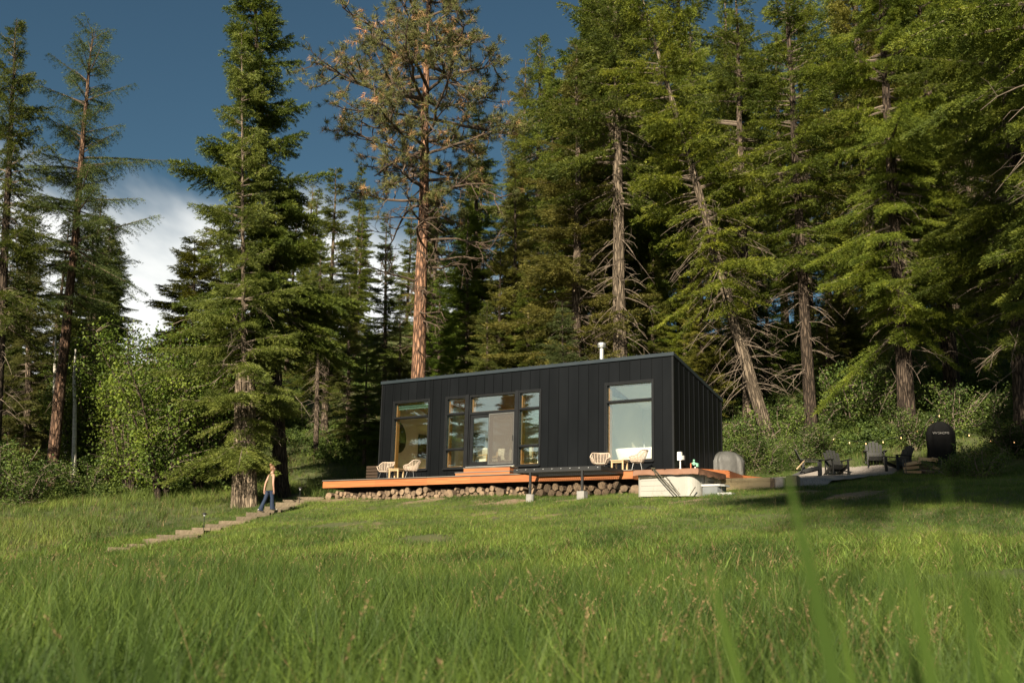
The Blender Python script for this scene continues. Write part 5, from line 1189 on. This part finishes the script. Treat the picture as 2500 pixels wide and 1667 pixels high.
# ----------------------------------------------------------------------------- grass (uncountable: points with tufts instanced on them)
def tuft(seed, n, h, w, spread, lean, seg=3, mats=None, head=0.0, straw=0.0):
    g = np.random.default_rng(seed); m = MB()
    for i in range(n):
        a = g.uniform(0, 6.28); o = np.array([g.normal(0, spread), g.normal(0, spread), -.03]); hh = h * g.uniform(.55, 1.1); ln = hh * lean * g.uniform(.2, 1.5)
        d = np.array([math.cos(a), math.sin(a), 0]); b = a + g.uniform(.6, 2.5); s = np.array([math.cos(b), math.sin(b), 0]) * w * g.uniform(.6, 1.2)
        u = np.linspace(0, 1, seg + 1); p = o + d * (ln * u ** 2.0)[:, None] + np.array([0, 0, 1.]) * (hh * (u - .12 * lean * u ** 3))[:, None]
        k = (1 - u ** 1.6)[:, None] * .95 + .05; v = np.concatenate([p - s * k, p + s * k]); j = np.arange(seg); c = seg + 1
        m.add(v, np.stack([j, j + 1, j + 1 + c, j + c], 1)[:, [0, 3, 2, 1]], mi=1 if g.uniform() < straw else 0)
        if head and g.uniform() < head:
            t = nrm((p[-1] - p[-2])[None])[0]
            for q in range(14):
                e = p[-1] + t * (q - 3) * .011; m.add([e, e + nrm(g.normal(0, 1, (1, 3)) + t * 1.6)[0] * .022, e + g.normal(0, .005, 3)], tris=[[0, 1, 2]], mi=1)
    return m


def scatter(name, X, Y, Z, yaw, tilt, scale, protos, label):
    me = bpy.data.meshes.new(name); me.vertices.add(len(X)); me.vertices.foreach_set('co', np.stack([X, Y, Z], 1).ravel())
    a = me.attributes.new('rot', 'FLOAT_VECTOR', 'POINT'); a.data.foreach_set('vector', np.stack([tilt[0], tilt[1], yaw], 1).ravel())
    a = me.attributes.new('size', 'FLOAT', 'POINT'); a.data.foreach_set('value', scale.astype(np.float32))
    o = bpy.data.objects.new(name, me); COL.objects.link(o); tag(o, label, kind='stuff')
    pc = bpy.data.collections.new(name + '_tufts')
    for i, p in enumerate(protos): pc.objects.link(bpy.data.objects.new(name + '_tuft', p))
    ng = bpy.data.node_groups.new(name, 'GeometryNodeTree'); ng.interface.new_socket('Geometry', in_out='INPUT', socket_type='NodeSocketGeometry'); ng.interface.new_socket('Geometry', in_out='OUTPUT', socket_type='NodeSocketGeometry')
    N, Lk = ng.nodes, ng.links; gi = N.new('NodeGroupInput'); go = N.new('NodeGroupOutput'); mp = N.new('GeometryNodeMeshToPoints'); ip = N.new('GeometryNodeInstanceOnPoints')
    ci = N.new('GeometryNodeCollectionInfo'); ci.inputs['Collection'].default_value = pc; ci.inputs['Separate Children'].default_value = True; ci.inputs['Reset Children'].default_value = True
    ar = N.new('GeometryNodeInputNamedAttribute'); ar.data_type = 'FLOAT_VECTOR'; ar.inputs['Name'].default_value = 'rot'
    asz = N.new('GeometryNodeInputNamedAttribute'); asz.data_type = 'FLOAT'; asz.inputs['Name'].default_value = 'size'
    er = N.new('FunctionNodeEulerToRotation'); rv = N.new('FunctionNodeRandomValue'); rv.data_type = 'INT'; rv.inputs[4].default_value = 0; rv.inputs[5].default_value = len(protos) - 1
    Lk.new(gi.outputs[0], mp.inputs['Mesh']); Lk.new(mp.outputs[0], ip.inputs['Points']); Lk.new(ci.outputs[0], ip.inputs['Instance']); ip.inputs['Pick Instance'].default_value = True
    Lk.new(rv.outputs[2], ip.inputs['Instance Index']); Lk.new(ar.outputs[0], er.inputs[0]); Lk.new(er.outputs[0], ip.inputs['Rotation']); Lk.new(asz.outputs[0], ip.inputs['Scale']); Lk.new(ip.outputs[0], go.inputs[0])
    o.modifiers.new('scatter', 'NODES').node_group = ng
    return o


M['grass_tall'] = leafmat('tall_grass_blade', (0.125, 0.190, 0.030), (0.048, 0.090, 0.014), trans=.40, var=.22, clump=.38, world=True)
M['grass_lawn'] = leafmat('lawn_blade', (0.142, 0.212, 0.034), (0.075, 0.126, 0.021), trans=.35, var=.28, clump=.38, world=True)
M['grass_dry'] = leafmat('dry_stem', (0.34, 0.26, 0.12), (0.22, 0.13, 0.07), trans=.3, var=.2)
M['meadow'] = leafmat('meadow_blade', (0.142, 0.196, 0.036), (0.068, 0.108, 0.020), trans=.38, var=.3, clump=.38, world=True)

NOISE = [(rng.uniform(.15, .9), rng.uniform(.15, .9), rng.uniform(0, 6)) for _ in range(7)]
def fnoise(X, Y): return sum(np.sin(X * a + Y * b * (-1) ** i + c) for i, (a, b, c) in enumerate(NOISE)) / 7


def sample(n, Y0, Y1, margin=2.0, power=2.0, half=.49):
    Y = (rng.uniform(0, 1, n) * (Y1 ** power - Y0 ** power) + Y0 ** power) ** (1 / power); X = rng.uniform(-1, 1, n) * (half * Y + margin); return X, Y


def meadow_side(X, Y):                                            # west of the mown edge, or on the hill behind
    s, t = st(X, Y)
    edge = np.interp(Y, [20, 30, 36, 41, 46], [-15.5, -14.0, -12.2, -9.6, -8.2])
    return ((X < edge) & (Y > 22)) | (t > 2.5) & ~((s > 1) & (s < 10) & (t < 9.5)) | ((s < -14.9) & (t > -1.5))


SOIL = []
for px, py, Y_, r_ in ((832, 1234, 40.3, .55), (1032, 1227, 37.6, .62), (905, 1216, 39.6, .35), (1245, 1243, 34.6, .5), (1400, 1240, 33.4, .35), (1680, 1262, 30.6, .45), (2095, 1280, 28.5, .6), (1975, 1262, 30.5, .35), (760, 1240, 41.2, .5), (800, 1236, 40.9, .5)):
    q = at(px, py, Y_); SOIL.append((q[0], q[1], r_)); n_ = 22; a_ = np.arange(n_) / n_ * 2 * np.pi; g_ = np.random.default_rng(int(px)); m = MB()
    rr_ = r_ * (1 + .22 * np.sin(2 * a_ + g_.uniform(0, 6)) + .16 * np.sin(5 * a_ + g_.uniform(0, 6)) + .06 * g_.standard_normal(n_))
    rg_ = [np.c_[q[0] + k_ * rr_ * 1.5 * np.cos(a_), q[1] + k_ * rr_ * np.sin(a_)] for k_ in (1, .66, .33, .04)]
    m.loft([np.c_[w_, ground(w_[:, 0], w_[:, 1]) + (.0 if i_ == 0 else .022)] for i_, w_ in enumerate(rg_)], caps=False); tag(m.build('bare_soil', M['soil'], smooth=True), 'worn patch of bare soil on the lawn', kind='structure')


def clear(X, Y):                                                  # keep off the steps, gravel, cabin, tub
    s, t = st(X, Y)
    bad = (s > -15) & (s < 0.1) & (t > -1.75) & (t < 4.6) | (s > 1.5) & (s < 5.25) & (t > -.9) & (t < 9.4) & (t > -.9 + np.maximum(0, s - 4.6) * 1.35) | (s > .05) & (s < 2.3) & (t > -3.05) & (t < -.8)
    for (x0, y0), (x1, y1) in ((SP[0], SP[1]), (SP[1], SP[2])):
        d = np.array([x1 - x0, y1 - y0]); L2 = d @ d; w = np.clip(((X - x0) * d[0] + (Y - y0) * d[1]) / L2, 0, 1.04); bad |= np.hypot(X - x0 - d[0] * w, Y - y0 - d[1] * w) < .45
    for (x0, y0, r0_) in SOIL: bad |= (np.hypot((X - x0) / 1.5, Y - y0) < r0_ * .95) & (rng.uniform(0, 1, len(X)) < .86)
    return ~bad


def go(name, X, Y, scale, protos, label, tl=.16, lean=(0, 0)):
    n = len(X); scatter(name, X, Y, ground(X, Y), rng.uniform(0, 6.28, n), (rng.normal(lean[0], tl, n), rng.normal(lean[1], tl, n)), scale, protos, label)


PR_T = [tuft(50 + i, 11, .80, .0085, .08, .5, 4, straw=.02).mesh('tall_tuft', [M['grass_tall'], M['grass_dry']]) for i in range(6)]
PR_H = [tuft(60 + i, 3, .92, .0022, .08, .35, 4, head=1.0).mesh('seed_tuft', [M['grass_dry'], M['grass_dry']]) for i in range(4)]
PR_L = [tuft(70 + i, 16, .125, .0042, .075, .8, 2, straw=.035).mesh('lawn_tuft', [M['grass_lawn'], M['grass_dry']]) for i in range(5)]
PR_M = [tuft(80 + i, 14, .42, .0075, .10, .6, 3, straw=.06).mesh('meadow_tuft', [M['meadow'], M['grass_dry']]) for i in range(5)]
X, Y = sample(34000, .75, 23, 1.2, 1.35); s, t = st(X, Y)
keep = t < -16.2 + 1.6 * fnoise(X, Y); X, Y = X[keep], Y[keep]; t = t[keep]
go('tall_grass', X, Y, rng.uniform(.7, 1.08, len(X)) * np.interp(t, [-24, -18, -14.5], [1, .85, .45]) * (1 + .12 * fnoise(X * 1.3, Y * 1.3)), PR_T, 'tall green meadow grass filling the foreground', .14)
X, Y = sample(900, 4.0, 26, 1.0, 1.3); s, t = st(X, Y); keep = (t < -13.5) & (fnoise(X * .7, Y * .7) > -.15); X, Y = X[keep], Y[keep]; t = t[keep]
go('grass_seed_heads', X, Y, rng.uniform(.75, 1.05, len(X)) * np.interp(t, [-22, -14], [1, .55]), PR_H, 'tan grass seed heads standing above the meadow grass', .22)
X, Y = sample(95000, 17, 46, 1.5, 1.5); s, t = st(X, Y)
keep = (t > -18) & ((t < 3) | (s > 1) & (s < 10) & (t < 9.5)) & clear(X, Y) & ~meadow_side(X, Y) & (fnoise(X * 2.1 + 3, Y * 2.1) + .25 * fnoise(X * 6, Y * 6) < .42 + rng.uniform(0, .25, len(X))); X, Y = X[keep], Y[keep]; t = t[keep]
go('lawn_grass', X, Y, rng.uniform(.55, 1.2, len(X)) * (1 + .35 * fnoise(X * 1.7 + 5, Y * 1.7)) * np.interp(t, [-18, -13, -9, 0], [2.8, 1.9, 1.1, .9]), PR_L, 'short uneven lawn grass on the slope below the cabin', .2)
X, Y = sample(42000, 24, 82, 2, 1.5); s, t = st(X, Y); keep = meadow_side(X, Y) & clear(X, Y) & (fnoise(X, Y) < .55); X, Y = X[keep], Y[keep]
go('meadow_grass', X, Y, rng.uniform(.55, 1.25, len(X)) * (1 + .4 * fnoise(X * .8, Y * .8)), PR_M, 'rough meadow grass on the banks around the cabin', .2)
X, Y = sample(320, 27, 40, 0, 1.2); keep = (X > 4) & (st(X, Y)[1] < -1.2) & (fnoise(X, Y) > -.2); X, Y = X[keep], Y[keep]
go('lawn_seed_heads', X, Y, rng.uniform(.5, .8, len(X)), PR_H, 'pale grass seed heads at the shaded edge of the lawn', .25, (0, -.25))
# low herbs under the trees
PR_B = [broadleaf(90 + i, .6, .55, 7, 7, 12, .075, .1, 1.0)['crown'].mesh('herb_tuft', M['leaf_shrub']) for i in range(3)]
X, Y = sample(5200, 36, 85, 3, 1.4); s, t = st(X, Y); keep = meadow_side(X, Y) & clear(X, Y) & ~((X > 9) & (X < 19) & (Y < 42.5)) & ((t > 6) & (X > 4) | (X < -8) & (Y > 46) & (fnoise(X * .6, Y * .6) > .05)); X, Y = X[keep], Y[keep]
go('undergrowth', X, Y, rng.uniform(.7, 1.6, len(X)), PR_B, 'green herbs and low bushes covering the ground under the trees', .15)
# a few broad blades close to the lens
nb = MB()
for (px0, py0, px1, py1, Yd, w) in ((1905, 1085, 2010, 1700, 1.15, .0085), (2305, 1150, 2450, 1720, .95, .006), (2180, 1190, 2330, 1720, 1.05, .007), (2110, 1290, 2300, 1720, 1.25, .006), (1700, 1290, 1790, 1720, 1.3, .0065), (150, 1440, 185, 1720, 1.0, .007), (1240, 1480, 1300, 1720, 1.1, .006), (2420, 1330, 2500, 1720, .9, .007), (330, 1420, 350, 1720, 1.3, .006), (2030, 1380, 2120, 1720, 1.4, .006)):
    a, b = at(px0, py0, Yd), at(px1, py1, Yd); b2 = b + (b - a) * max(0, (b[2] - gz(b[0], b[1])) / max(.05, a[2] - b[2])); u = np.linspace(0, 1, 9)[:, None]
    p = b2 * (1 - u) + a * u + np.array([.10, .04, 0]) * (u * (1 - u)) * (1 if px0 < 2000 else -1.2); k = (1 - u ** 8) * .93 + .07; s_ = np.array([w * 1.5, w * .45, 0]); v = np.concatenate([p - s_ * k, p + s_ * k + [0, .002, 0]]); j = np.arange(8)
    nb.add(v, np.stack([j, j + 9, j + 10, j + 1], 1))
nbo = nb.build('near_grass_blades', M['grass_tall']); nbo.color = (.74, .78, .72, 1)
tag(nbo, 'a few broad grass blades close to the camera, out of focus', kind='stuff')
print('objects', len(bpy.data.objects), 'tris', sum(len(m.loops) - 2 * len(m.polygons) for m in bpy.data.meshes))
